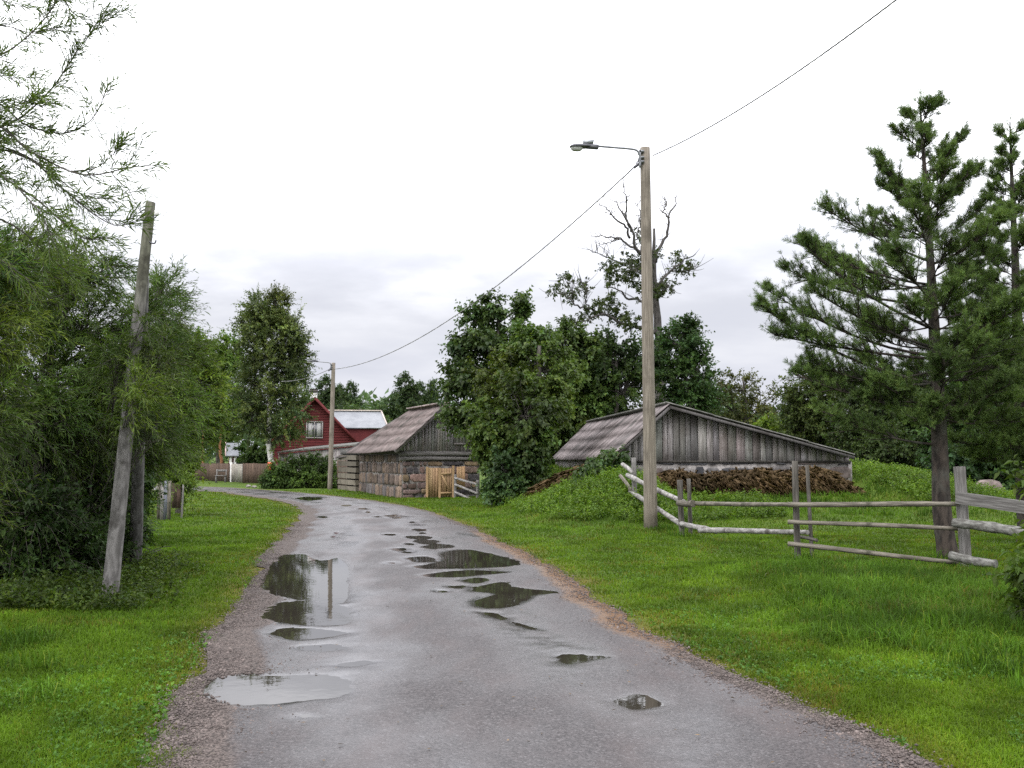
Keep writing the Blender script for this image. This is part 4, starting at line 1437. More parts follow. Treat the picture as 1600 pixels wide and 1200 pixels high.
near_Y = 21.2
lampA, topA, hookA = lamp_post((1015, 822), (1008, 231), near_Y, "tall round wooden lamp post beside the rail fence on the grassy bank",
                       (907, 229), [(1000, 262, .12), (1000, 244, .14), (996, 236, .16), (988, 233, .17), (955, 230, .2), (922, 227.5, .24)])
far_Y = 47.0
lampB, topB, hookB = lamp_post((517, 764), (521, 567), far_Y, "distant wooden lamp post standing behind the road bend by the hedge",
                       (486, 564.5), [(517.5, 577, .12), (517.3, 570, .14), (515, 567, .16), (508, 566, .18), (492, 564.5, .2)], k=.85)


def cable(name, label, a, b, sag, r, pitch=.55, strands=3, k=260, mat='cable', cat="cable"):
    a, b = np.asarray(a, float), np.asarray(b, float)
    t = np.linspace(0, 1, k)
    p = a + (b - a) * t[:, None]; p[:, 2] -= sag * 4 * t * (1 - t)
    L = np.linalg.norm(b - a)
    d = nrm(b - a); s = nrm(np.cross(d, Zv)); up = np.cross(s, d)
    parts = []
    for q in range(strands):
        ph = 2 * math.pi * (t * L / pitch + q / strands)
        off = r * .95 if strands > 1 else 0
        pp = p + np.cos(ph)[:, None] * s * off + np.sin(ph)[:, None] * up * off
        parts.append(tubes_np(pp[None], np.full((1, k), r), 5))
    V, Fs = join_np(parts)
    T = np.ones(len(V)); per = len(V) // strands
    for q in range(strands): T[q * per:(q + 1) * per] = (1.3, .35, .8)[q % 3]
    o = mesh_np(name, V, Fs, M[mat], None, T, True, origin=tuple(a))
    tag(o, label, cat)
    return o


cable("overhead_cable", "twisted overhead cable sagging between the two lamp posts", hookA + [-.12, 0, -.07], hookB + [.15, -.1, 0], .95, .008, pitch=.9, k=420)
Yc = 12.6
ce = P(1392, 0, Yc); e1 = hookA + np.array([.30, 0, .10])
s0 = P(1020, 243, near_Y - .05)
far_end = s0 + (ce - s0) * 1.6; far_end[2] += .55
cable("overhead_cable", "twisted overhead cable leading from the tall lamp post out over the verge", s0, far_end, .42, .0070, pitch=.62, k=420)
cable("overhead_cable", "overhead cable running on past the distant lamp post behind the birch", hookB + [-.08, 0, 0], P(440, 596, 52), .15, .008, pitch=.9, k=80)

# leaning pole with its prop
Yp = G(168, 942)[1]
pb_ = G(168, 943); pt_ = P(235.5, 317, Yp + .6)
up_ = thing("leaning_pole", pb_, "short leaning grey power pole with a prop, half hidden in willows", "utility pole")
mid_ = pb_ + (pt_ - pb_) * .80
def pole_tone(t):
    k = min(max((t - .70) / .10, 0), 1)
    return np.array([.70, .69, .67]) * (1 - k) + np.array([.52, .54, .40]) * k
rod("pole", pb_ - Zv * .15, pt_, .092, .058, M['grey_pole'], up_, 12, wob=.025, segs=22, tint=pole_tone)
pr0 = G(211, 894); pr1 = pb_ + (pt_ - pb_) * .80 + np.array([.0, .03, 0])
rod("prop", pr0 - Zv * .15, pr1, .085, .062, M['grey_pole'], up_, 10, wob=.02, segs=10, tint=.6)
for (x, y, sg) in ((241, 338, 1), (226.5, 345, -1), (240, 378, 1)):
    q = P(x, y, Yp + .5)
    hk = arm_tube("insulator_hook", [q + [-sg * .05, 0, .0], q + [-sg * .015, 0, -.016], q + [sg * .015, 0, -.014], q + [sg * .028, 0, .02]], .009, M['dark_metal'], up_)
    if y < 370:
        ellipsoid("insulator", q + [sg * .028, 0, .04], .027, .027, .038, M['white_paint'], hk)
cable("power_wire", "thin bare wire rising from the leaning pole over the willows", P(226, 342, Yp + .5), P(70, 20, 6.2), .05, .0035, strands=1, k=60, cat="wire")

# ------------------------------------------------------------------ rail fence on the right
fn = thing("rail_fence", gpx(1242, 15.3), "rustic pole rail fence running from the bank past the pine to the frame edge", "fence")
fp = lambda x, y, Yd: P(x, y, Yd)
def fpost(x0, xt, yt, Yd, r, mat='post_wood', sq=None):
    rod("post", gpx(x0, Yd, -.12), P(xt, yt, Yd), r, r * .92, M[mat], fn, 10, square=sq, wob=.03 if not sq else .01)
fpost(991, 990, 715, 24.0, .062, 'old_wood')
fpost(1064, 1062, 750, 19.8, .060)
fpost(1077, 1076, 748, 20.15, .045)
fpost(1242, 1242, 720, 15.3, .052)
fpost(1265, 1261, 726, 15.75, .032)
fpost(1503, 1499, 729, 14.4, .07, 'old_wood', (.062, .06))
def rail(a, b, r0, r1, mat, bend=0.0, tnt=1.0, segs=10):
    rod("rail", P(*a), P(*b), r0 * .86, r1 * .86, M[mat], fn, 10, bend=bend, wob=.10, tint=tnt, segs=segs)
rail((972, 725, 24.7), (990, 739, 23.9), .062, .058, 'birch_log')
rail((981, 743, 24.1), (1068, 785, 19.72), .066, .062, 'birch_log')
rail((969, 743, 24.9), (987, 767, 24.15), .05, .05, 'rail_wood')
rail((984, 768, 24.3), (1067, 820, 19.7), .06, .062, 'birch_log')
rail((1064, 818, 19.7), (1120, 831, 18.4), .060, .056, 'birch_log')
rail((1094, 829, 18.9), (1262, 831, 15.65), .060, .050, 'birch_log')
rail((1068, 787, 19.65), (1240, 788, 15.22), .048, .040, 'rail_wood')
rail((1060, 787, 19.62), (1084, 787, 19.0), .075, .07, 'rail_wood', tnt=.75)
rail((1231, 788, 15.2), (1498, 788, 14.32), .048, .046, 'rail_wood')
rail((1231, 815, 15.2), (1497, 826, 14.32), .040, .038, 'rail_wood')
rail((1231, 850, 15.2), (1498, 879, 14.32), .044, .038, 'rail_wood')
rail((1247, 838, 15.45), (1265, 838, 15.7), .03, .03, 'post_wood')
# heavier bay to the right
a0, b0 = P(1494, 777, 14.3), P(1650, 800, 13.2)
rod("plank_rail", a0, b0, .08, .08, M['old_wood'], fn, square=(.085, .018), wob=.01, tint=.8)
for ch_ in (fn.children[-1],):
    dd = (b0 - a0); dd = Vector(dd).normalized()
    xa = Vector((0, 0, 1)); xa = (xa - dd * xa.dot(dd)).normalized(); ya = dd.cross(xa)
    ch_.rotation_mode = 'QUATERNION'; ch_.rotation_quaternion = Matrix((xa, ya, dd)).transposed().to_quaternion()
rail((1491, 816, 14.25), (1650, 841, 13.1), .082, .085, 'lichen_log')
rail((1484, 869, 14.25), (1557, 882, 13.75), .075, .07, 'lichen_log')
fpost(1652, 1652, 735, 13.15, .07, 'old_wood', (.062, .06))

# ------------------------------------------------------------------ trees and shrubs
def up_path(px, Yd, top_px, top_py, wob=.12, n=5):
    b = gpx(px, Yd, -.1); t = P(top_px, top_py, Yd)
    p = [b + (t - b) * k / (n - 1) + (rng.normal(0, wob, 3) * [1, 1, .1] if 0 < k else 0) for k in range(n)]
    return p

# the maple like group between the barn and the shed
broadleaf("maple_tree", "dense green maple with foliage down to the ground between the plank gate and the bank", "tree", up_path(845, 33, 840, 540), .16,
          [lobe(785, 605, 33, 52, 52), lobe(840, 575, 33.5, 56, 52), lobe(762, 680, 32.5, 38, 52), lobe(815, 650, 31.6, 54, 62, None, 1.2), lobe(855, 625, 33, 34, 40),
           lobe(785, 735, 32, 40, 40), lobe(816, 722, 31.6, 32, 44), lobe(838, 690, 32, 20, 30, None, .6), lobe(825, 535, 34, 30, 20, None, .6)],
          'maple', n2=56, n3=8, sl=.40, nl=9, lL=.15, lW=.115, ang=.95, ldroop=.25, droop=.1, tint=(1.12, 1.12, .95), tvar=.20, shell=(.45, 1.12), upbias=.35)
broadleaf("maple_tree", "taller maple with pointed shoots standing behind the dense one by the barn gable", "tree", up_path(775, 37, 778, 480), .15,
          [lobe(764, 500, 37, 22, 26, None, .5), lobe(768, 474, 37, 12, 14, None, .15), lobe(816, 500, 37.2, 15, 24, None, .35), lobe(817, 474, 37.2, 8, 14, None, .1), lobe(746, 540, 36.6, 34, 24, None, .7), lobe(715, 598, 36.2, 22, 24, None, .55), lobe(790, 555, 36.8, 44, 36), lobe(728, 645, 35.8, 34, 20, None, .7), lobe(752, 595, 37, 34, 34, None, .8), lobe(736, 495, 37, 12, 12, None, .18), lobe(716, 548, 36.4, 14, 9, None, .2), lobe(700, 590, 36.4, 10, 12, None, .15)],
          'maple', n2=44, n3=7, sl=.48, nl=8, lL=.17, lW=.13, ang=.95, ldroop=.25, tint=(.92, .95, 1.0), tvar=.14, shell=(.2, 1.15), upbias=.45)
broadleaf("maple_tree", "broad green maple crown spreading behind the shed roof's low left corner", "tree", up_path(905, 43.5, 905, 560), .16,
          [lobe(905, 590, 43.5, 56, 54), lobe(874, 535, 43.5, 36, 30), lobe(925, 552, 43.5, 36, 32), lobe(928, 630, 43.2, 36, 34), lobe(880, 660, 43, 42, 40), lobe(880, 620, 43, 40, 40), lobe(850, 700, 43, 40, 30, None, .8), lobe(915, 668, 43, 20, 16, None, .5)],
          'maple', n2=50, n3=8, sl=.48, nl=9, lL=.17, lW=.13, ang=.95, ldroop=.25, droop=.1, tint=(1.15, 1.15, .95), tvar=.18, shell=(.45, 1.12), upbias=.35)
broadleaf("low_bush", "low bush with rounded bluish leaves at the foot of the maple", "bush", up_path(785, 31, 787, 735, .05), .05,
          [lobe(790, 738, 31, 28, 36), lobe(774, 768, 30.6, 16, 16, None, .5), lobe(802, 765, 30.7, 20, 18, None, .6)], 'maple', n2=46, n3=7, sl=.3, nl=8, lL=.10, lW=.10, tint=(1.0, 1.12, 1.35), br_r=.01)
broadleaf("lilac_bush", "dark bushy tree behind the ridge of the shed, left of the bare tree", "tree", up_path(960, 43, 960, 540), .15,
          [lobe(950, 560, 43, 46, 40), lobe(975, 610, 43, 50, 46), lobe(1000, 575, 43.5, 36, 42), lobe(940, 615, 44.5, 34, 40)],
          'dark_leaf', n2=50, n3=7, sl=.5, nl=8, lL=.16, lW=.11, tint=(1.0, 1.0, 1.0))
broadleaf("lilac_bush", "rounded leafy bush tree behind the shed roof, right of the lamp post", "tree", up_path(1070, 44, 1070, 530), .15,
          [lobe(1062, 535, 44, 34, 34), lobe(1088, 580, 44, 30, 46), lobe(1045, 590, 44, 36, 46), lobe(1075, 625, 44, 40, 30), lobe(1072, 515, 44, 18, 16, None, .4), lobe(1102, 610, 44.5, 20, 34, None, .6)],
          'dark_leaf', n2=50, n3=7, sl=.55, nl=8, lL=.16, lW=.10, tint=(1.02, 1.08, 1.1), upbias=.5)
broadleaf("thin_tree", "thin sparse olive green tree showing sky through it above the shed's right roof", "tree", up_path(1160, 47, 1165, 590), .12,
          [lobe(1160, 606, 47, 36, 22, None, .55), lobe(1192, 632, 47, 30, 24, None, .6), lobe(1140, 640, 47, 40, 34), lobe(1175, 665, 47, 50, 28), lobe(1125, 610, 47, 18, 26, None, .4)],
          'olive_leaf', n2=40, n3=6, sl=.6, nl=7, lL=.14, lW=.09, tint=(1.1, 1.05, .95), upbias=.5)
broadleaf("light_bush", "small bright green bush just above the sloping right roof of the shed", "bush", up_path(1208, 41, 1208, 670, .04), .06,
          [lobe(1208, 672, 41, 24, 18, None, .8), lobe(1225, 690, 41, 20, 18, None, .6)], 'bush', n2=40, n3=6, sl=.35, nl=8, lL=.13, lW=.08, tint=(1.15, 1.1, .9))
broadleaf("apple_tree", "olive green fruit tree behind the right end of the shed", "tree", up_path(1290, 39, 1285, 610), .14,
          [lobe(1262, 612, 39, 36, 36, None, .9), lobe(1300, 645, 39, 46, 46), lobe(1252, 668, 39, 32, 34), lobe(1330, 690, 39, 46, 42), lobe(1285, 705, 39, 40, 30), lobe(1240, 640, 39.5, 20, 26, None, .5)],
          'olive_leaf', n2=66, n3=8, sl=.5, nl=8, lL=.13, lW=.08, tint=(.82, 1.0, .8), upbias=.35)
broadleaf("apple_tree", "dark olive shrubby tree between the fruit tree and the pine trunk", "tree", up_path(1390, 36, 1390, 620), .13,
          [lobe(1375, 635, 36, 46, 44), lobe(1420, 670, 36, 42, 46), lobe(1365, 700, 36, 46, 34), lobe(1440, 715, 36, 34, 30), lobe(1330, 660, 36.5, 30, 40, None, .7), lobe(1410, 610, 36.5, 44, 30), lobe(1340, 620, 37, 40, 40), lobe(1390, 700, 34.5, 44, 34), lobe(1440, 650, 35.5, 40, 50)],
          'olive_leaf', n2=62, n3=8, sl=.45, nl=8, lL=.12, lW=.08, tint=(.68, .88, .72))
broadleaf("dark_thicket_tree", "dark leafy tree right behind the pine, shading the plank rail", "tree", up_path(1530, 33, 1530, 600), .16,
          [lobe(1500, 655, 33, 46, 56), lobe(1560, 625, 33.5, 56, 56), lobe(1530, 710, 32.8, 46, 28), lobe(1615, 680, 33, 46, 62), lobe(1475, 700, 33, 32, 34, None, .8), lobe(1640, 600, 34, 50, 60), lobe(1500, 590, 34.5, 40, 36, None, .7), lobe(1590, 715, 31.2, 50, 36), lobe(1500, 722, 30.6, 44, 26), lobe(1555, 735, 32, 60, 24), lobe(1620, 740, 30, 50, 26), lobe(1640, 720, 31, 40, 30), lobe(1560, 560, 34.5, 60, 50)],
          'dark_leaf', n2=54, n3=7, sl=.45, nl=8, lL=.15, lW=.11, tint=(.95, 1.0, 1.05))

# left side thickets
broadleaf("willow_tree", "large grey green willow thicket with narrow leaves enclosing the leaning pole", "tree", up_path(40, 13.2, 90, 480, .1), .11,
          [lobe(40, 470, 13, 90, 66), lobe(135, 512, 13, 78, 62, None, 1.1), lobe(50, 590, 12.5, 100, 74), lobe(175, 600, 13, 62, 66), lobe(110, 680, 12.9, 88, 60), lobe(20, 700, 12.6, 88, 70), lobe(222, 690, 14.2, 36, 46, None, .8), lobe(60, 650, 12.2, 90, 60, None, .8),
           lobe(150, 430, 13, 50, 30, None, .35), lobe(250, 470, 13.5, 24, 36, None, .35), lobe(232, 540, 13.6, 36, 44, None, .6), lobe(120, 420, 12.5, 60, 40, None, .6)],
          'willow', n2=56, n3=8, sl=.42, nl=15, lL=.088, lW=.0135, ang=.62, droop=.3, ldroop=.15, tint=(.95, .98, 1.0), tvar=.2, up_leaf=.35, twig_r=.0025, br_r=.011,
          stems=[up_path(110, 13.5, 150, 520, .1), up_path(-30, 12.5, -20, 500, .1), up_path(150, 14.2, 215, 560, .1), up_path(70, 12.6, 30, 560, .12)])
broadleaf("willow_tree", "willow bushes behind the leaning pole beside the weathered board gate", "tree", up_path(225, 19.5, 250, 480, .1), .09,
          [lobe(252, 500, 19.5, 36, 46, None, .7), lobe(270, 560, 19.5, 34, 46), lobe(232, 620, 19.2, 44, 60), lobe(282, 630, 19.5, 28, 46, None, .8), lobe(258, 690, 19.3, 36, 44), lobe(218, 720, 19, 30, 50), lobe(203, 800, 19, 20, 40, None, .6), lobe(262, 450, 19.5, 18, 22, None, .25)],
          'willow', n2=48, n3=8, sl=.5, nl=12, lL=.11, lW=.019, ang=.62, droop=.25, tint=(1.05, 1.1, .85), tvar=.15, up_leaf=.35, br_r=.012)
broadleaf("thicket_bush", "yellow green bushy trees leaning over the verge beyond the board gate", "tree", up_path(284, 28, 300, 540, .1), .10,
          [lobe(296, 560, 28, 42, 40), lobe(318, 605, 28, 30, 46), lobe(288, 660, 27.5, 38, 48), lobe(322, 655, 28, 22, 38, None, .8), lobe(280, 722, 27.2, 22, 28, None, .8), lobe(250, 690, 27.5, 40, 60), lobe(282, 760, 26.6, 12, 16, None, .4), lobe(225, 620, 28, 50, 70)],
          'bush', n2=52, n3=7, sl=.45, nl=9, lL=.13, lW=.055, ang=.75, tint=(1.08, 1.05, .9), tvar=.15)
broadleaf("garden_tree", "mid green broad tree behind the picket fence, left of the birch", "tree", up_path(345, 74, 345, 560, .2), .22,
          [lobe(330, 560, 74, 40, 36), lobe(370, 555, 74, 24, 34, None, .7), lobe(345, 610, 74, 40, 46), lobe(325, 660, 73, 36, 40), lobe(355, 660, 74, 26, 34, None, .8), lobe(300, 600, 75, 40, 56), lobe(385, 640, 75, 20, 40, None, .6)],
          'bush', n2=50, n3=7, sl=.8, nl=8, lL=.26, lW=.15, tint=(.9, .95, .9), tvar=.15)
for k, (px, top, r, lab) in enumerate(((347, 640, .13, "reddish barked pine trunk rising behind the picket fence next to the small shelter"), (318, 650, .10, "slim reddish pine trunk rising behind the left end of the picket fence"))):
    broadleaf("pine_trunk_tree", lab, "tree", up_path(px, 66.5, px - 1, top, .03), r, [lobe(px - 4, top - 22, 67, 22, 26, None, .8)], 'far_leaf', bark='red_bark', n2=36, n3=6, sl=.6, nl=8, lL=.22, lW=.10, tint=(.9, .95, .9))
broadleaf("birch_tree", "tall birch with white trunk and drooping green crown in front of the red house", "tree",
          [gpx(428, 62, -.1), P(426, 735, 62), P(420, 690, 62), P(421, 640, 62), P(425, 560, 62), P(424, 490, 62)], .19,
          [lobe(402, 482, 62, 15, 24, None, .5), lobe(432, 478, 62, 14, 22, None, .5), lobe(418, 505, 62, 28, 28), lobe(454, 520, 62, 22, 28, None, .7), lobe(472, 525, 62, 10, 16, None, .25), lobe(400, 530, 62, 26, 36, None, .9), lobe(425, 560, 61.5, 44, 46), lobe(452, 580, 62, 28, 46), lobe(392, 595, 62, 30, 46), lobe(425, 625, 61.5, 44, 42), lobe(458, 635, 62, 24, 38, None, .8), lobe(392, 655, 62, 28, 32, None, .8), lobe(472, 556, 62.3, 14, 22, None, .4), lobe(440, 680, 62.4, 26, 16, None, .4)],
          'birch', bark='birch_bark', n2=50, n3=10, sl=.8, nl=10, lL=.145, lW=.10, ang=.8, droop=.12, ldroop=.2, upbias=.55, tint=(1, 1, 1), tvar=.2, br_r=.02, shell=(.2, 1.28))
broadleaf("garden_bush", "dark garden bush behind the picket fence at the foot of the birch", "bush", up_path(398, 66, 398, 705, .05), .06,
          [lobe(395, 714, 66, 22, 18), lobe(410, 722, 66, 14, 14, None, .6), lobe(382, 705, 66.5, 10, 10, None, .3)], 'dark_leaf', n2=40, n3=6, sl=.4, nl=8, lL=.18, lW=.13)
broadleaf("garden_bush", "tiny green bush standing in front of the pale gate", "bush", up_path(374, 60.5, 374, 746, .01), .02, [lobe(373, 744, 60.5, 5, 6, None, .3)], 'dark_leaf', n2=30, n3=5, sl=.15, nl=6, lL=.09, lW=.06, br_r=.006)
broadleaf("hedge", "dense dark green clipped hedge along the verge before the lamp post", "hedge", up_path(465, 49.2, 466, 735, .03), .06,
          [lobe(436, 744, 48.8, 22, 20), lobe(462, 738, 49, 26, 25), lobe(492, 737, 49.2, 24, 27), lobe(515, 742, 49.6, 18, 24), lobe(420, 754, 48.6, 11, 11, None, .5), lobe(478, 752, 48.6, 30, 14, None, .9), lobe(448, 755, 48.6, 22, 12, None, .7), lobe(508, 756, 48.9, 18, 12, None, .6)],
          'hedge', n2=64, n3=8, sl=.3, nl=8, lL=.12, lW=.065, tint=(1, 1, 1), tvar=.14, shell=(.55, 1.02))

# far trees beyond the red house
def copy_thing(o, loc, scl, rot, label):
    r = o.copy(); COL.objects.link(r)
    r.location = [float(q) for q in loc]; r.scale = (scl[0], scl[0], scl[1]); r.rotation_euler = (0, 0, rot)
    r["label"] = label
    for ch_ in o.children:
        c = ch_.copy(); COL.objects.link(c); c.parent = r
    return r


farg = "trees beyond the red house"
FT = [(632, 588, 118, 1.0, 'a', "tall feathery tree beyond the barn ridge, highest of the far trees"), (656, 602, 122, .9, 'a', "far tree second from the barn's maple, above the corrugated roof"),
      (676, 598, 120, .85, 'a', "far tree close to the maple, rising over the barn ridge"), (548, 602, 140, .8, 'a', "narrow far tree standing just right of the distant lamp post"),
      (531, 606, 142, .7, 'a', "slim far tree peeping out beside the distant lamp post"), (508, 592, 96, 1.0, 'a', "far tree between the red chimney and the distant lamp post"),
      (560, 626, 112, 1.3, 'b', "low rounded pale green tree over the white roof's left half"), (590, 628, 118, 1.2, 'b', "low rounded pale green tree over the white roof's right half"),
      (612, 622, 122, 1.1, 'b', "rounded far tree at the right end of the white roof"), (645, 628, 126, 1.3, 'b', "rounded far tree filling the gap above the barn roof"), (480, 606, 100, .9, 'b', "rounded far tree behind the chimney and the birch"), (685, 630, 128, 1.2, 'b', "rounded far tree half hidden by the maple at the barn")]
prot = {}
for (px, top, Yd, wdt, kd, lab) in FT:
    b = gpx(px, Yd, -.1); H = P(px, top, Yd)[2]
    if kd not in prot:
        c = lambda x, y, z_, rx, rz, de=1.0: (b + np.array([x, y, z_]) * H / 10, np.array([rx, rx, rz]) * H / 10, de)
        if kd == 'a':
            ls = [c(0, 0, 9, .7, 1.1, .6), c(.6, .2, 7.6, 1.1, 1.3), c(-.8, 0, 7, 1.1, 1.2), c(.2, -.5, 5.6, 1.7, 1.5), c(1.2, .3, 4.8, 1.3, 1.4), c(-1.3, .2, 4.6, 1.3, 1.5), c(0, 0, 3, 1.9, 1.4), c(.9, -.3, 8.4, .5, .7, .3)]
        else:
            ls = [c(0, 0, 7.6, 1.8, 2.2), c(1.7, .2, 6.2, 1.7, 2), c(-1.7, -.2, 6, 1.7, 2), c(0, -.6, 4.4, 2.3, 2), c(1.6, 0, 3, 1.8, 1.8), c(-1.6, 0, 3, 1.8, 1.8)]
        prot[kd] = (broadleaf("far_tree", lab, "tree", [b, b + [0, 0, H * .4], b + [.1, 0, H * .9]], .18, ls, 'far_leaf', group=farg, n2=36, n3=6, sl=.8, nl=8, lL=.30, lW=.19,
                              tint=(.95, .98, 1.05) if kd == 'a' else (1.15, 1.1, 1.0), tvar=.12, upbias=.4), H)
        prot[kd][0].scale = (wdt, wdt, 1)
    else:
        o0, H0 = prot[kd]
        copy_thing(o0, b, (wdt * H / H0, H / H0), rng.uniform(0, 6.28), lab)

# the half dead tree behind the shed
def bare_tree():
    Yd = 50.0
    o = thing("half_dead_tree", gpx(1031, Yd), "half dead tree with bare crooked upper branches and a few leafy tufts above the shed", "tree")
    tr = [gpx(1031, Yd, -.1), P(1031, 600, Yd), P(1030, 538, Yd), P(1027, 497, Yd), P(1024, 465, Yd), P(1021, 427, Yd), P(1022, 392, Yd), P(1022, 357, Yd)]
    p, tb = trunk_tube(tr, .44, .06, 9, 24, 1.2, .02)
    V, Fs = tb
    mesh_np("trunk", V, Fs, M['dead_bark'], o, None, True)
    limbs = [([(1024, 440), (1008, 402), (992, 386), (989, 364), (976, 338), (963, 316)], .14, -1), ([(986, 362), (979, 338), (979, 313), (975, 294)], .07, -1.4), ([(984, 372), (976, 354), (957, 338), (948, 326), (935, 319)], .08, -.8),
             ([(1000, 398), (989, 386), (967, 373), (944, 370), (925, 368)], .09, .4), ([(967, 374), (950, 379), (932, 383)], .045, .6), ([(1002, 420), (980, 412), (957, 405), (938, 398), (923, 391)], .07, .9),
             ([(1024, 410), (1027, 392), (1043, 367), (1046, 332), (1057, 319), (1055, 308)], .12, .6), ([(1046, 340), (1038, 332), (1040, 316), (1033, 303)], .06, .8),
             ([(1025, 475), (1027, 449), (1043, 430), (1058, 414), (1081, 402), (1088, 398)], .11, -.5), ([(1050, 424), (1066, 424), (1080, 422), (1090, 418)], .05, -.8), ([(1026, 470), (1036, 455), (1046, 446)], .07, -1),
             ([(1027, 490), (1005, 471), (979, 465), (965, 452), (945, 450)], .12, .8), ([(1028, 520), (1005, 512), (976, 506), (954, 497), (938, 490), (916, 500), (897, 512)], .14, -.8),
             ([(945, 492), (930, 486), (913, 481), (897, 475), (884, 462), (868, 456)], .09, -1.2), ([(897, 475), (893, 455), (885, 436)], .05, -1.5), ([(920, 484), (914, 465), (908, 443)], .05, -.7), ([(1015, 430), (1000, 425), (985, 420)], .08, -1.2), ([(1003, 395), (1004, 370), (1000, 345)], .07, -.3), ([(992, 380), (1000, 352), (998, 320)], .05, -.1)]
    parts = []
    for pts, r, dy in limbs:
        n = len(pts)
        q = np.array([P(x, y, Yd + dy * 1.6 * k / (n - 1)) for k, (x, y) in enumerate(pts)])
        s = smooth_line(q, 18)
        s[1:] += rng.normal(0, .035, (17, 3))
        parts.append(tubes_np(s[None], np.linspace(r * .85, r * .17, 18)[None], 6))
        # fine bare twigs
        m = 16
        i = rng.integers(5, 18, m)
        d = nrm(rng.normal(size=(m, 3)) * [1, .7, 1] + [0, 0, .5] + (s[-1] - s[0]) / np.linalg.norm(s[-1] - s[0]) * .6)
        L = rng.uniform(.25, 1.0, m)
        b = bez(s[i], s[i] + d * L[:, None] * .5 + rng.normal(0, .08, (m, 3)), s[i] + d * L[:, None] + [0, 0, .12], 4)
        parts.append(tubes_np(b, np.broadcast_to(np.linspace(.016, .006, 4), (m, 4)), 4, False))
    V, Fs = join_np(parts)
    mesh_np("branches", V, Fs, M['dead_bark'], o, None, True)
    pads = [(976, 420, 30, 22, 1.2), (996, 434, 24, 26, 1), (960, 435, 20, 14, .6), (950, 418, 12, 10, .3), (868, 452, 9, 9, .3), (887, 436, 12, 9, .35), (890, 462, 14, 9, .4), (911, 446, 9, 14, .35), (900, 505, 18, 10, .5), (922, 490, 16, 10, .5), (950, 478, 20, 14, .7), (968, 494, 20, 14, .7), (985, 503, 18, 12, .6),
            (1005, 415, 18, 18, .7), (1073, 416, 13, 12, .45), (1058, 402, 9, 8, .25), (1043, 446, 14, 10, .5), (1034, 456, 10, 12, .4), (1010, 460, 16, 14, .5), (935, 478, 10, 8, .3), (1000, 366, 6, 16, .2), (1060, 420, 8, 6, .2), (1022, 400, 10, 10, .3), (955, 462, 8, 5, .2)]
    LV, TW = [], []
    for (x, y, rx, ry, de) in pads:
        s = SC(Yd); c = P(x, y, Yd + rng.uniform(-1.2, 1.2)); m = int(74 * de)
        st = c + rand_dir(m) * np.array([rx * s, .6, ry * s]) * rng.uniform(.3, 1, m)[:, None] ** .6
        lv, tw = shoots(st, nrm(rng.normal(size=(m, 3)) + [0, 0, .3]), rng.uniform(.2, .45, m), 8, .15, .10, .9, .1, .1, np.ones((m, 3)) * np.clip(1 + rng.normal(0, .2, (m, 1)), .5, 1.6))
        LV.append(lv); TW.append(tw)
    n = 0; Vs, Fs, Ts = [], [], []
    for v, f, t in LV:
        Vs.append(v); Fs.append(f + n); Ts.append(t); n += len(v)
    mesh_np("crown", np.concatenate(Vs), np.concatenate(Fs), M['olive_leaf'], o, np.concatenate(Ts) * [.72, .82, .8])
bare_tree()


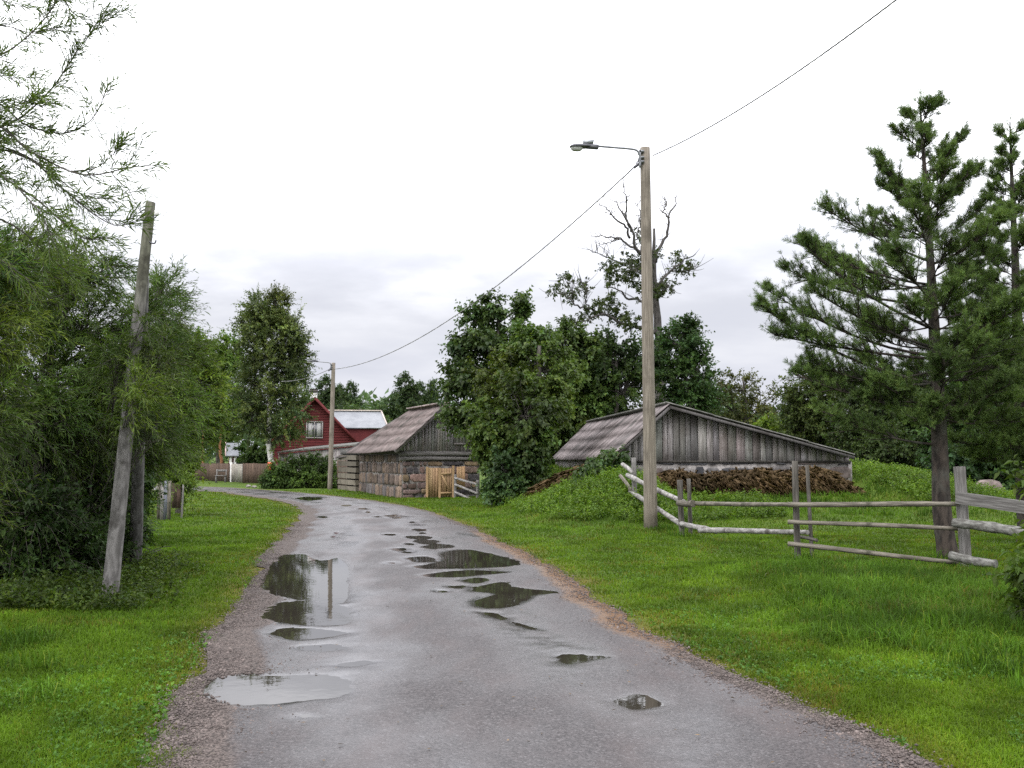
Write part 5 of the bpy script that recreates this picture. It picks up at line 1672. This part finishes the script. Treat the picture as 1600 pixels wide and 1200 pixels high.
# pines
def pine(name, label, trunk_pts, r0, tipY, left, right, y_lo, y_hi, nb, ndl=30, rise=(.75, .12), seed=1, sparse_top=True, bark='pine_bark'):
    r = np.random.default_rng(seed)
    o = thing(name, trunk_pts[0], label, "tree")
    tp = smooth_line(np.array(trunk_pts), 40)
    t = np.linspace(0, 1, 40)
    R = r0 * (1 - t) ** 1.0 + .010
    R[0] *= 1.25; R[1] *= 1.12
    Vt, Ft = tubes_np(tp[None], R[None], 12)
    mesh_np("trunk", Vt, Ft, M[bark], o, None, True)
    Yd = trunk_pts[0][1]
    sc_ = SC(Yd)
    B1, B2, S, D, L, TT = [], [], [], [], [], []
    for k in range(nb):
        f = (k + .5) / nb
        py = y_hi + (y_lo - y_hi) * f ** .80
        az = k * 2.4 + r.normal(0, .25)
        ca, sa = math.cos(az), math.sin(az)
        side = np.interp(py, *(left if ca < 0 else right))
        oth = (np.interp(py, *left) + np.interp(py, *right)) / 2 * .75
        ln = math.hypot(side * ca, oth * sa) * sc_ * r.uniform(.62, 1.08)
        if ln < .12: ln = .12
        el = rise[0] + (rise[1] - rise[0]) * f + r.normal(0, .16)
        ztip = P(1400, py, Yd)[2] + r.normal(0, .05)
        zb_ = ztip - ln * math.tan(el) * .8
        zb_ = np.clip(zb_, trunk_pts[0][2] + 1.7, tp[-1, 2] - .05)
        bx = np.interp(zb_, tp[:, 2], tp[:, 0]); by = np.interp(zb_, tp[:, 2], tp[:, 1])
        a = np.array([bx, by, zb_])
        tip = a + np.array([ca * ln, sa * ln, ztip - zb_])
        mid = (a + tip) / 2 + np.array([0, 0, -.10 * ln]) + r.normal(0, .05 * ln, 3)
        p = bez(a[None], mid[None], tip[None], 8)
        br = np.clip(.007 + .008 * ln, .008, .028)
        B1.append((p[0], br))
        # side branches, mostly on the outer two thirds
        m = int(9 + ln * 19)
        u = np.clip(r.uniform(.22, 1.0, m) ** .75, 0, .99)
        q = np.stack([np.interp(u, np.linspace(0, 1, 8), p[0][:, c]) for c in range(3)], -1)
        tan = nrm(tip - a)
        lat = nrm(np.cross(tan, Zv)) * r.choice([-1, 1], (m, 1))
        d = nrm(tan * .7 + lat * r.uniform(.1, 1.1, (m, 1)) + Zv * r.uniform(-.15, .8, (m, 1)) + r.normal(0, .2, (m, 3)))
        l2 = (.10 + .30 * ln ** .8 * (1 - u) ** .6) * r.uniform(.35, 1.45, m)
        e = q + d * l2[:, None] + Zv * .05
        b = bez(q, (q + e) / 2 - Zv * .03 * l2[:, None], e, 4)
        B2.append(b)
        tb_ = np.clip(1 + r.normal(0, .12), .7, 1.3)
        for j in range(7):
            uu_ = r.uniform(.30, 1.0, m) if j else np.ones(m)
            s = b[:, 0] * ((1 - uu_) ** 2)[:, None] + 2 * b[:, 1] * (uu_ * (1 - uu_))[:, None] + b[:, 3] * (uu_ ** 2)[:, None] if j else e
            dd = nrm(d + r.normal(0, .6, (m, 3)) + Zv * .5)
            S.append(s); D.append(dd); L.append(r.uniform(.06, .13, m)); TT.append(np.full((m, 3), tb_))
        S.append(tip[None] + r.normal(0, .02, (1, 3))); D.append((tan + Zv * .5)[None]); L.append(np.array([.2])); TT.append(np.full((1, 3), tb_))
    # leader tuft
    for j in range(16):
        S.append(tp[-1][None] - Zv * r.uniform(-.04, .5)); D.append((Zv * 1.1 + r.normal(0, .5, 3))[None]); L.append(np.array([.2])); TT.append(np.ones((1, 3)))
    V, Fs = join_np([tubes_np(p[None], np.linspace(br, br * .3, 8)[None], 6) for p, br in B1] + [tubes_np(b, np.broadcast_to(np.linspace(.010, .004, 4), (len(b), 4)), 4, False) for b in B2])
    mesh_np("branches", V, Fs, M[bark], o, None, True)
    lv, tw = shoots(np.concatenate(S), np.concatenate(D), np.concatenate(L), ndl, .060, .0066, .80, .02, .0, np.concatenate(TT) * np.clip(1 + r.normal(0, .18, (len(np.concatenate(S)), 1)), .5, 1.6), .004, .28, .3)
    mesh_np("crown", lv[0], lv[1], M['pine'], o, lv[2])
    return o


tpx = [(1476, None), (1472, 800), (1469, 720), (1466, 640), (1461, 540), (1455, 430), (1447, 300), (1440, 200), (1437, 152)]
PYd = 15.75
tr1 = [gpx(1477, PYd, -.12)] + [P(x, y, PYd) for x, y in tpx[1:]]
pine("pine_tree", "young pine with open crown standing just behind the rail fence", tr1, .15, None,
     ([150, 200, 260, 300, 350, 400, 440, 500, 560, 600, 650], [16, 62, 100, 112, 190, 255, 285, 268, 245, 225, 170]),
     ([150, 200, 260, 300, 350, 400, 440, 500, 560, 600, 650], [14, 62, 95, 105, 118, 130, 140, 150, 155, 155, 140]), 662, 158, 90, 26, seed=8)
tr2 = [gpx(1600, 18.0, -.1)] + [P(x, y, 18.0) for x, y in ((1598, 700), (1592, 560), (1586, 400), (1581, 280), (1578, 190))]
pine("pine_tree", "bluish pine cut off by the frame edge, standing behind the planked fence bay", tr2, .17, None,
     ([190, 260, 330, 450, 560, 650, 720], [10, 28, 40, 62, 95, 110, 90]), ([190, 260, 330, 450, 560, 650, 720], [14, 50, 90, 150, 190, 200, 160]), 735, 200, 110, 24, rise=(.6, -.05), seed=9)


# near willow boughs hanging in from the left
def willow_boughs():
    Yd = 7.4
    base = np.array([-6.3, 7.6, -.05])
    o = thing("willow_tree", base, "near willow whose long wispy boughs hang into view against the sky", "tree")
    top = P(-210, 230, 7.7)
    tr, tb = trunk_tube([base, base * .5 + top * .5 + np.array([-.1, .1, 0]), top], .13, .05, 8, 14)
    mesh_np("trunk", tb[0], tb[1], M['bark'], o, None, True)
    bl = [([(-200, 300), (-40, 190), (50, 238), (110, 268), (150, 273), (200, 262), (236, 258)], .016, -.2), ([(-180, 260), (-30, 160), (40, 195), (90, 208), (125, 200), (150, 178), (164, 146)], .013, .1),
          ([(-190, 320), (-30, 215), (30, 185), (72, 148), (100, 112), (122, 78), (148, 46), (160, 34)], .012, .4), ([(-150, 200), (-40, 110), (20, 75), (60, 40), (85, 8), (100, -30)], .012, -.3),
          ([(-160, 170), (-60, 60), (0, 40), (50, 52), (82, 44), (110, 58)], .010, .2), ([(60, -80), (98, -6), (112, 18), (130, 27), (155, 22), (184, 19)], .008, .5),
          ([(-200, 330), (-40, 240), (40, 246), (100, 296), (140, 330), (180, 352), (216, 346)], .015, .3), ([(-190, 340), (-40, 270), (40, 300), (90, 340), (130, 372), (170, 372)], .015, -.4),
          ([(-190, 360), (-60, 330), (20, 352), (70, 395), (110, 430)], .014, .6), ([(-180, 300), (-40, 230), (20, 235), (70, 262), (120, 300), (160, 310), (205, 300)], .012, .8),
          ([(-160, 220), (-50, 130), (0, 118), (30, 130), (46, 118)], .008, -.5), ([(-150, 250), (-50, 190), (0, 175), (40, 160), (70, 170)], .010, -.1), ([(-200, 380), (-80, 370), (-10, 400), (50, 440)], .014, .1), ([(110, 268), (150, 262), (178, 240), (188, 226)], .006, -.2), ([(-170, 300), (-60, 250), (10, 280), (60, 330), (85, 380)], .012, -.7), ([(-100, 60), (-40, -10), (30, 10), (62, -4)], .008, .2)]
    parts, S, D, L = [], [], [], []
    for pts, r, dy in bl:
        q = np.array([P(x, y, 7.6 + dy * (.3 + .7 * k / (len(pts) - 1))) for k, (x, y) in enumerate(pts)])
        s = smooth_line(q, 40)
        parts.append(tubes_np(s[None], np.linspace(r, r * .22, 40)[None], 6))
        tan = nrm(np.gradient(s, axis=0))
        ln = np.sum(np.linalg.norm(np.diff(s, axis=0), axis=1))
        m = int(ln * 24)
        i = np.clip((rng.uniform(.25, 1, m) * 39).astype(int), 0, 39)
        d = nrm(tan[i] * .8 + rng.normal(0, .42, (m, 3)) + [0, 0, .22])
        S.append(s[i]); D.append(d); L.append(rng.uniform(.12, .40, m))
        S.append(s[-1:]); D.append(tan[-1:]); L.append(np.array([.12]))
    S, D, L = np.concatenate(S), np.concatenate(D), np.concatenate(L)
    tn = np.ones((len(S), 3)) * np.clip(1 + rng.normal(0, .15, (len(S), 1)), .6, 1.5)
    lv, tw = shoots(S, D, L, 15, .094, .0096, .62, .15, .06, tn, .0024, .2, .3)
    V, Fs = join_np(parts + [tw])
    mesh_np("branches", V, Fs, M['bark'], o, None, True)
    mesh_np("crown", lv[0], lv[1], M['willow'], o, lv[2])
willow_boughs()
broadleaf("willow_tree", "dark willow mass at the frame's left edge under the hanging boughs", "tree", up_path(-160, 9.8, -120, 480, .08), .10,
          [lobe(-60, 400, 9.8, 100, 60, None, .9), lobe(30, 400, 10.2, 60, 46, None, .7), lobe(-40, 520, 9.8, 90, 70), lobe(-30, 640, 9.8, 80, 80), lobe(-70, 760, 10, 60, 70, None, .6), lobe(70, 440, 11, 60, 40, None, .6)],
          'willow', n2=46, n3=8, sl=.36, nl=15, lL=.085, lW=.0125, ang=.62, droop=.3, tint=(.95, .95, .95), tvar=.18, up_leaf=.35, twig_r=.0025, br_r=.009)

broadleaf("willow_sapling", "slim willow sapling whose sprays cross the middle of the leaning pole", "tree", up_path(120, 13.0, 190, 560, .05), .022,
          [lobe(214, 606, 10.7, 26, 30, .3, .30), lobe(228, 498, 10.9, 18, 12, .25, .08), lobe(250, 560, 11.6, 20, 40, .4, .3), lobe(180, 560, 11.3, 26, 36, .4, .35), lobe(246, 668, 11.6, 22, 30, .4, .3)],
          'willow', n2=52, n3=7, sl=.34, nl=15, lL=.088, lW=.0125, ang=.62, droop=.3, ldroop=.15, tint=(1.0, 1.0, 1.0), tvar=.15, up_leaf=.35, twig_r=.0025, br_r=.006, limb_r=.008)
broadleaf("shade_bush", "leafy undershrub tinted dark for the shade beneath the willow, left of the leaning pole", "bush", up_path(70, 14.6, 70, 700, .08), .06,
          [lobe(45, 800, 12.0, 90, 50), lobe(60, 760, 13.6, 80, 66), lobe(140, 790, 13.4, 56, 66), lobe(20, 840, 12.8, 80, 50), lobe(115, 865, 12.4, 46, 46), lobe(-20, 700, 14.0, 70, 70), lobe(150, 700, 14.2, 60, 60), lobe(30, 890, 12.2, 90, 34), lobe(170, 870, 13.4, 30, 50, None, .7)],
          'dark_leaf', n2=60, n3=8, sl=.35, nl=9, lL=.085, lW=.036, tint=(.66, .68, .62), br_r=.012)  # low tint puts the willow's shade into the leaf colour
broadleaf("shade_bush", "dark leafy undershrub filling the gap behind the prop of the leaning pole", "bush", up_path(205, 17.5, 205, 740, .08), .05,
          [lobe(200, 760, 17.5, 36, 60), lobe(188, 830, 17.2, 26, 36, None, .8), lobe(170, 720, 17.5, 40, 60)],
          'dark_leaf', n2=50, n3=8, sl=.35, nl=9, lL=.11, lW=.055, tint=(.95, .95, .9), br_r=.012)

# bush at the right edge
broadleaf("leafy_bush", "light green broad leaved bush at the frame's right edge beside the lichen log", "bush", up_path(1660, 9.6, 1640, 800, .04), .03,
          [lobe(1650, 770, 9.6, 50, 36, None, .5), lobe(1645, 880, 9.6, 46, 56, None, .9), lobe(1645, 950, 9.5, 46, 46, None, .8), lobe(1605, 900, 9.5, 20, 30, None, .3), lobe(1690, 850, 9.8, 60, 90)],
          'bush', n2=26, n3=5, sl=.22, nl=7, lL=.105, lW=.052, ang=.9, ldroop=.25, tint=(.95, 1.0, .95), br_r=.006, twig_r=.0025)

# creeper on the shed corner
def creeper():
    c0 = gpx(928, 26.9)
    o = thing("creeper", c0, "dark green creeper climbing the left corner of the shed below the eave", "climbing plant")
    parts = []
    for pts in ([(925, 775), (930, 745), (945, 715), (958, 702)], [(905, 765), (918, 740), (938, 722)], [(940, 770), (950, 735), (968, 708)]):
        s = smooth_line(np.array([P(x, y, 26.7 + k * .12) for k, (x, y) in enumerate(pts)]), 12)
        parts.append(tubes_np(s[None], np.linspace(.025, .01, 12)[None], 5))
    LV = []; n = 0; Vs, Fs, Ts = [], [], []
    for (x, y, rx, ry, Yd, m) in ((940, 726, 18, 14, 27.0, 110), (953, 714, 12, 9, 27.2, 50), (925, 748, 18, 20, 26.6, 130), (908, 752, 12, 12, 26.8, 50), (935, 770, 20, 14, 26.2, 70), (968, 716, 8, 12, 27.3, 40), (945, 745, 14, 18, 26.7, 70)):
        s = SC(Yd)
        st = P(x, y, Yd) + rand_dir(m) * np.array([rx * s, .35, ry * s]) * rng.uniform(.3, 1, (m, 1)) ** .5
        lv, tw = shoots(st, nrm(rng.normal(size=(m, 3)) + [0, -.4, .1]), rng.uniform(.15, .3, m), 7, .12, .10, .95, .3, .4, np.clip(1 + rng.normal(0, .2, (m, 1)), .5, 1.6) * np.ones((m, 3)))
        parts.append(tw); Vs.append(lv[0]); Fs.append(lv[1] + n); Ts.append(lv[2]); n += len(lv[0])
    V, F_ = join_np(parts)
    mesh_np("stems", V, F_, M['twig'], o, None, True)
    mesh_np("leaves", np.concatenate(Vs), np.concatenate(Fs), M['maple'], o, np.concatenate(Ts) * [.8, .9, .9])
creeper()

# far woods closing the view
def woods():
    m = 26000
    ang = rng.uniform(math.radians(-42), math.radians(42), m)
    R = rng.uniform(150, 190, m)
    x, y = R * np.sin(ang), R * np.cos(ang)
    H = 5.5 + 5 * vnoise(ang * 40, ang * 0, 1.0) + 2.5 * vnoise(ang * 160, ang * 0, 1.0)
    z_ = rng.uniform(0, 1, m) ** .8 * H
    V, F_ = leaves_np(np.stack([x, y, z_], -1), rand_dir(m) + [0, 0, .4], rand_dir(m), rng.uniform(.8, 1.6, m), rng.uniform(.5, 1.1, m))
    T = np.repeat(np.clip(rng.normal(1, .25, (m, 1)), .4, 1.8) * np.array([[.85, .9, .95]]), 4, 0)
    tag(mesh_np("far_woods", V, F_, M['far_leaf'], None, T), kind='stuff')
woods()

# ------------------------------------------------------------------ grass
def blades(name, x, y, h, wd, tint, lean=.5, mat='grass'):
    n = len(x)
    z_ = terrain(x, y)
    base = np.stack([x, y, z_ - .005], -1)
    a = rng.uniform(0, 6.283, n)
    fd = np.stack([np.cos(a), np.sin(a), np.zeros(n)], -1)
    b = rng.uniform(0, 6.283, n); ld = np.stack([np.cos(b), np.sin(b), np.zeros(n)], -1)
    l = np.abs(rng.normal(0, lean, n))[:, None]
    h = h[:, None]; wd = wd[:, None]
    m1 = base + Zv * h * .55 + ld * h * l * .28
    tp = base + Zv * h * np.maximum(.25, 1 - .35 * l) + ld * h * l
    V = np.stack([base - fd * wd / 2, base + fd * wd / 2, m1 + fd * wd * .42, m1 - fd * wd * .42, tp], 1).reshape(-1, 3)
    k = (np.arange(n) * 5)[:, None]
    F_ = [k + np.array([[0, 1, 2, 3]]), k + np.array([[3, 2, 4]])]
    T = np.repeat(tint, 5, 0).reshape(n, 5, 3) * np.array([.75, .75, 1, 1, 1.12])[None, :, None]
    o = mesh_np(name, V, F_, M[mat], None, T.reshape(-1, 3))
    return tag(o, kind='stuff')


def sample_area(n, y0, y1, pw=2.0):
    """more roots near the path the walker stands on, fewer far away"""
    u = rng.random(n)
    y = (y0 ** (1 - pw) + u * (y1 ** (1 - pw) - y0 ** (1 - pw))) ** (1 / (1 - pw)) if pw != 1 else y0 * (y1 / y0) ** u
    x = rng.uniform(-.62, .62, n) * y
    return x, y


for (nm, n, y0, y1) in (("grass", 330000, 4.2, 14.0), ("grass", 260000, 14.0, 46.0)):
    x, y = sample_area(n, y0, y1, 1.6)
    sdv = road_sd(x, y) + (vnoise(x, y, 1.3) - .5) * .34 + (vnoise(x, y, 5) - .5) * .22
    keep = sdv > rng.exponential(.10, len(x)) - .06
    a = (x - SH_O[0]) * SH_U[0] + (y - SH_O[1]) * SH_U[1]; b = (x - SH_O[0]) * SH_V[0] + (y - SH_O[1]) * SH_V[1]
    keep &= ~((a > -.1) & (a < SH_W + .1) & (b > -.8))
    ca = (x - C0[0]) * bu[0] + (y - C0[1]) * bu[1]; cbb = (x - C0[0]) * bv[0] + (y - C0[1]) * bv[1]
    keep &= ~((ca > 0) & (ca < GW) & (cbb > 0))
    x, y, sdv = x[keep], y[keep], sdv[keep]
    n = len(x)
    dens = vnoise(x, y, .8)
    # mown verge is short, rough grass along the fence and on the bank is long
    bank = np.clip(terrain(x, y) / .5, 0, 1)
    rough_r = sstep(.35, .6, vnoise(x, y, .6) * .5 + .5 * np.exp(-((x - (4.6 + (14.5 - y) * .15)) / 1.9) ** 2 - ((y - 11.2) / 2.6) ** 2) * 1.6) * (x > 1.5)
    nearleft = .45 * np.exp(-((x + 5.4) / .9) ** 2) * (y < 9)
    longg = np.clip(np.maximum(rough_r * (y < 15), np.maximum(bank * .8, nearleft * .7)), 0, 1)
    h = (.022 + .026 * rng.random(n) + .020 * dens) * (1 - longg) + longg * rng.uniform(.07, .20, n)
    h *= 1 + .25 * (y / 20)
    h *= np.clip(.45 + sdv * 1.2, .45, 1)
    wd = (.0032 + .00055 * y) * rng.uniform(.7, 1.4, n)
    hue = vnoise(x, y, .35); h2 = vnoise(x, y, 2.3)
    t = np.ones((n, 3)) * (.80 + .42 * rng.random((n, 1))) * (.82 + .34 * h2)[:, None]
    t *= (1 - hue)[:, None] * np.array([1.07, 1.01, .95]) + hue[:, None] * np.array([.90, .98, 1.05])
    t *= (1 - longg)[:, None] + longg[:, None] * np.array([.72, .82, 1.2])
    dry = np.clip((1 - sdv / .55), 0, 1) * (rng.random(n) < .65) + (rng.random(n) < .035)
    dry = np.clip(dry, 0, 1)[:, None] * .8
    t = t * (1 - dry) + np.array([1.75, .98, 1.9]) * dry * (.6 + .5 * rng.random((n, 1)))
    brown = ((vnoise(x, y, 1.7) > .70) & (rng.random(n) < .35))[:, None]
    t = np.where(brown, t * np.array([1.35, .85, 1.6]), t) * (.72 + .56 * vnoise(x + 31, y, 3.7))[:, None]
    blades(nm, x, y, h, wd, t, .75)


def herbs(name, x, y, hmax, lL, lW, tint, mat='herb', nl=5):
    n = len(x)
    z_ = terrain(x, y)
    S = np.stack([x, y, z_], -1)
    D = nrm(rng.normal(0, .5, (n, 3)) * [1, 1, 0] + Zv)
    lv, tw = shoots(S, D, hmax * rng.uniform(.4, 1, n), nl, lL, lW, 1.05, .05, .15, tint, .003, .25, .9)
    o = mesh_np(name, lv[0], lv[1], M[mat], None, lv[2])
    return tag(o, kind='stuff')


# tall tussocks on the rough strip in front of the fence, and round posts and bank
cx_, cy_ = [], []
for _ in range(300):
    yy = rng.uniform(6.8, 12.8); xx = yy * (rng.uniform(1180, 1680) - 800) / F_PX
    if xx < 2.6 + (yy - 6.6) * .10 or vnoise(xx, yy, .9) < .36 or road_sd(np.array([xx]), np.array([yy]))[0] < 1.3: continue
    cx_.append(xx); cy_.append(yy)
for (xx, yy) in [(3.4, 19.7), (4.35, 15.2), (4.5, 15.6), (6.5, 14.3), (2.95, 21.0), (3.0, 21.3), (6.9, 15.5), (6.7, 15.6), (5.6, 14.6), (6.3, 14.2), (2.9, 23.8)] * 3:
    cx_.append(xx + rng.normal(0, .15)); cy_.append(yy + rng.normal(0, .15))
for _ in range(50):
    yy = rng.uniform(6.2, 9.5); xx = yy * (rng.uniform(-60, 90) - 800) / F_PX
    if vnoise(xx, yy, .9) > .55: cx_.append(xx); cy_.append(yy)
for _ in range(260):
    xx, yy = rng.uniform(-.5, 12), rng.uniform(20.5, 27)
    if terrain(np.array([xx]), np.array([yy]))[0] > .15: cx_.append(xx); cy_.append(yy)
cx_, cy_ = np.array(cx_), np.array(cy_)
k = np.repeat(np.arange(len(cx_)), 34)
n = len(k)
x = cx_[k] + rng.normal(0, .085, n); y = cy_[k] + rng.normal(0, .085, n)
hh = (rng.uniform(.6, 1.3, len(cx_))[k]) * rng.uniform(.08, .22, n)
ct = np.clip(rng.normal(.82, .16, (len(cx_), 1)), .4, 1.3)[k] * np.array([[.80, .95, 1.25]]) * np.clip(rng.normal(1, .2, (n, 1)), .4, 1.7)
pale = rng.random(n) < .05
ct[pale] = np.array([1.9, 1.45, 2.6])
blades("tall_grass", x, y, hh, .006 + .0003 * y, ct, .75)

# low leafy herbs along the road edge (dandelion, plantain, clover)
x, y = sample_area(26000, 4.3, 20, 1.9)
s_ = road_sd(x, y)
k = (s_ > .12) & (vnoise(x, y, 1.1) + .30 * np.exp(-s_ / .8) > .66) & (rng.random(len(x)) < .75)
x, y = x[k], y[k]
herbs("clover", x, y, .05, .032, .020, np.clip(rng.normal(1, .15, (len(x), 1)), .5, 1.5) * np.array([[.9, 1.0, 1.1]]))
# undergrowth beneath the willows, its leaf tint dimmed to paint in their shade
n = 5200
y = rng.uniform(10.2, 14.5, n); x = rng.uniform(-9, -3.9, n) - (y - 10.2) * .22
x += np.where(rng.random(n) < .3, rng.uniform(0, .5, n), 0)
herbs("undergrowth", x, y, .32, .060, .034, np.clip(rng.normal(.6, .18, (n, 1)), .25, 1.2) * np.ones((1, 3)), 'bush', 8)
# weeds over the bank
n = 9000
x = rng.uniform(-1.2, 6.5, n); y = rng.uniform(20.3, 32, n)
hb = terrain(x, y)
k = (hb > .12) & (vnoise(x, y, .9) > .38) & ~((x > 2.6) & (y > 26.6))
x, y = x[k], y[k]
herbs("weeds", x, y, .34, .075, .045, np.clip(rng.normal(1.0, .16, (len(x), 1)), .5, 1.5) * np.array([[1.15, 1.02, .9]]), 'herb', 8)
n = 6000
x = rng.uniform(9.8, 16, n); y = rng.uniform(25, 36, n)
k = (terrain(x, y) > .3) & ~(((x - SH_O[0]) * SH_U[0] + (y - SH_O[1]) * SH_U[1]) < SH_W + .3)
herbs("weeds", x[k], y[k], .36, .08, .045, np.clip(rng.normal(1.0, .16, (k.sum(), 1)), .5, 1.5) * np.array([[1.15, 1.02, .9]]), 'herb', 8)

# loose gravel at the road edges
def gravel():
    m = 30000
    i = (rng.random(m) ** 1.5 * np.searchsorted(steps, 22.0)).astype(int)
    side = rng.random(m) < .62
    off = np.abs(rng.normal(0, .30, m))
    wv = RX[i] - LX[i]; wn = np.linalg.norm(wv, axis=1)[:, None]
    jj = np.where(side, jl[i], jr[i])
    p = np.where(side[:, None], LX[i] + wv / wn * (off + jj)[:, None], RX[i] - wv / wn * (off * .6 - jj)[:, None]) + rng.normal(0, .05, (m, 2))
    ok_ = np.ones(m, bool)
    for g in PUD[:13]:
        ok_ &= ~(in_poly(p[:, 0], p[:, 1], g) | (dist_poly(p[:, 0], p[:, 1], g) < .06))
    p = p[ok_]; m = len(p)
    r = rng.uniform(.003, .010, m) * (1 + .9 * (rng.random(m) < .05))
    oct_ = np.array([[1, 0, 0], [-1, 0, 0], [0, 1, 0], [0, -1, 0], [0, 0, .7], [0, 0, -.7]])
    f = np.array([[0, 2, 4], [2, 1, 4], [1, 3, 4], [3, 0, 4], [2, 0, 5], [1, 2, 5], [3, 1, 5], [0, 3, 5]])
    V = np.stack([p[:, 0], p[:, 1], np.full(m, .019)], -1)[:, None] + oct_[None] * r[:, None, None] * rng.uniform(.6, 1.4, (m, 6, 1))
    F_ = (np.arange(m) * 6)[:, None, None] + f[None]
    T = np.repeat(rng.uniform(.5, 1.35, (m, 1)) * np.array([[.135, .11, .10]]), 6, 0)
    tag(mesh_np("gravel", V.reshape(-1, 3), F_.reshape(-1, 3), M['stone'], None, T), kind='stuff')
gravel()

# fallen leaves and bits of twig blown on to the road and verges
m = 420
yy = rng.uniform(4.6, 22, m); xx = rng.uniform(-.45, .45, m) * yy
k = road_sd(xx, yy) < .1
for g in PUD[:13]:
    k &= ~in_poly(xx, yy, g)
xx, yy = xx[k], yy[k]; m = len(xx)
aa = rng.uniform(0, 6.283, m)
Vl, Fl = leaves_np(np.stack([xx, yy, np.full(m, .036)], -1), np.stack([np.cos(aa), np.sin(aa), rng.normal(0, .1, m)], -1), Zv + rng.normal(0, .25, (m, 3)), rng.uniform(.012, .045, m), rng.uniform(.004, .020, m))
tag(mesh_np("fallen_leaves", Vl, Fl, M['straw_blade'], None, np.repeat(np.clip(rng.normal(.6, .35, (m, 1)), .15, 1.5) * np.array([[1, .95, .8]]), 4, 0)), kind='stuff')
st = thing("fallen_branch", gpx(236, 12.8 + 2.2), "thin dead branch lying in the grass right of the leaning pole's prop", "branch")
b0_ = gpx(222, 14.4, .06); b1_ = gpx(258, 14.9, .22)
mm_ = (b0_ + b1_) / 2 + np.array([0, 0, .06])
Vq, Fq2 = join_np([tubes_np(bez(b0_[None], mm_[None], b1_[None], 8), np.linspace(.016, .006, 8)[None], 6), tubes_np(bez(mm_[None], (mm_ + [.1, .05, .08])[None], (mm_ + [.26, .1, .07])[None], 6), np.linspace(.009, .004, 6)[None], 5),
                   tubes_np(bez((b0_ * .7 + b1_ * .3)[None], (mm_ + [-.05, -.15, .05])[None], (mm_ + [.1, -.3, .02])[None], 6), np.linspace(.008, .003, 6)[None], 5)])
mesh_np("stem", Vq, Fq2, M['dead_bark'], st, None, True)

# ------------------------------------------------------------------ render settings
sc.view_settings.view_transform = 'Standard'
sc.view_settings.look = 'None'
sc.view_settings.exposure = 0.0
sc.view_settings.gamma = 1.0
sc.cycles.max_bounces = 6
sc.cycles.diffuse_bounces = 3
sc.cycles.glossy_bounces = 3
sc.cycles.transmission_bounces = 4
sc.cycles.use_denoising = False
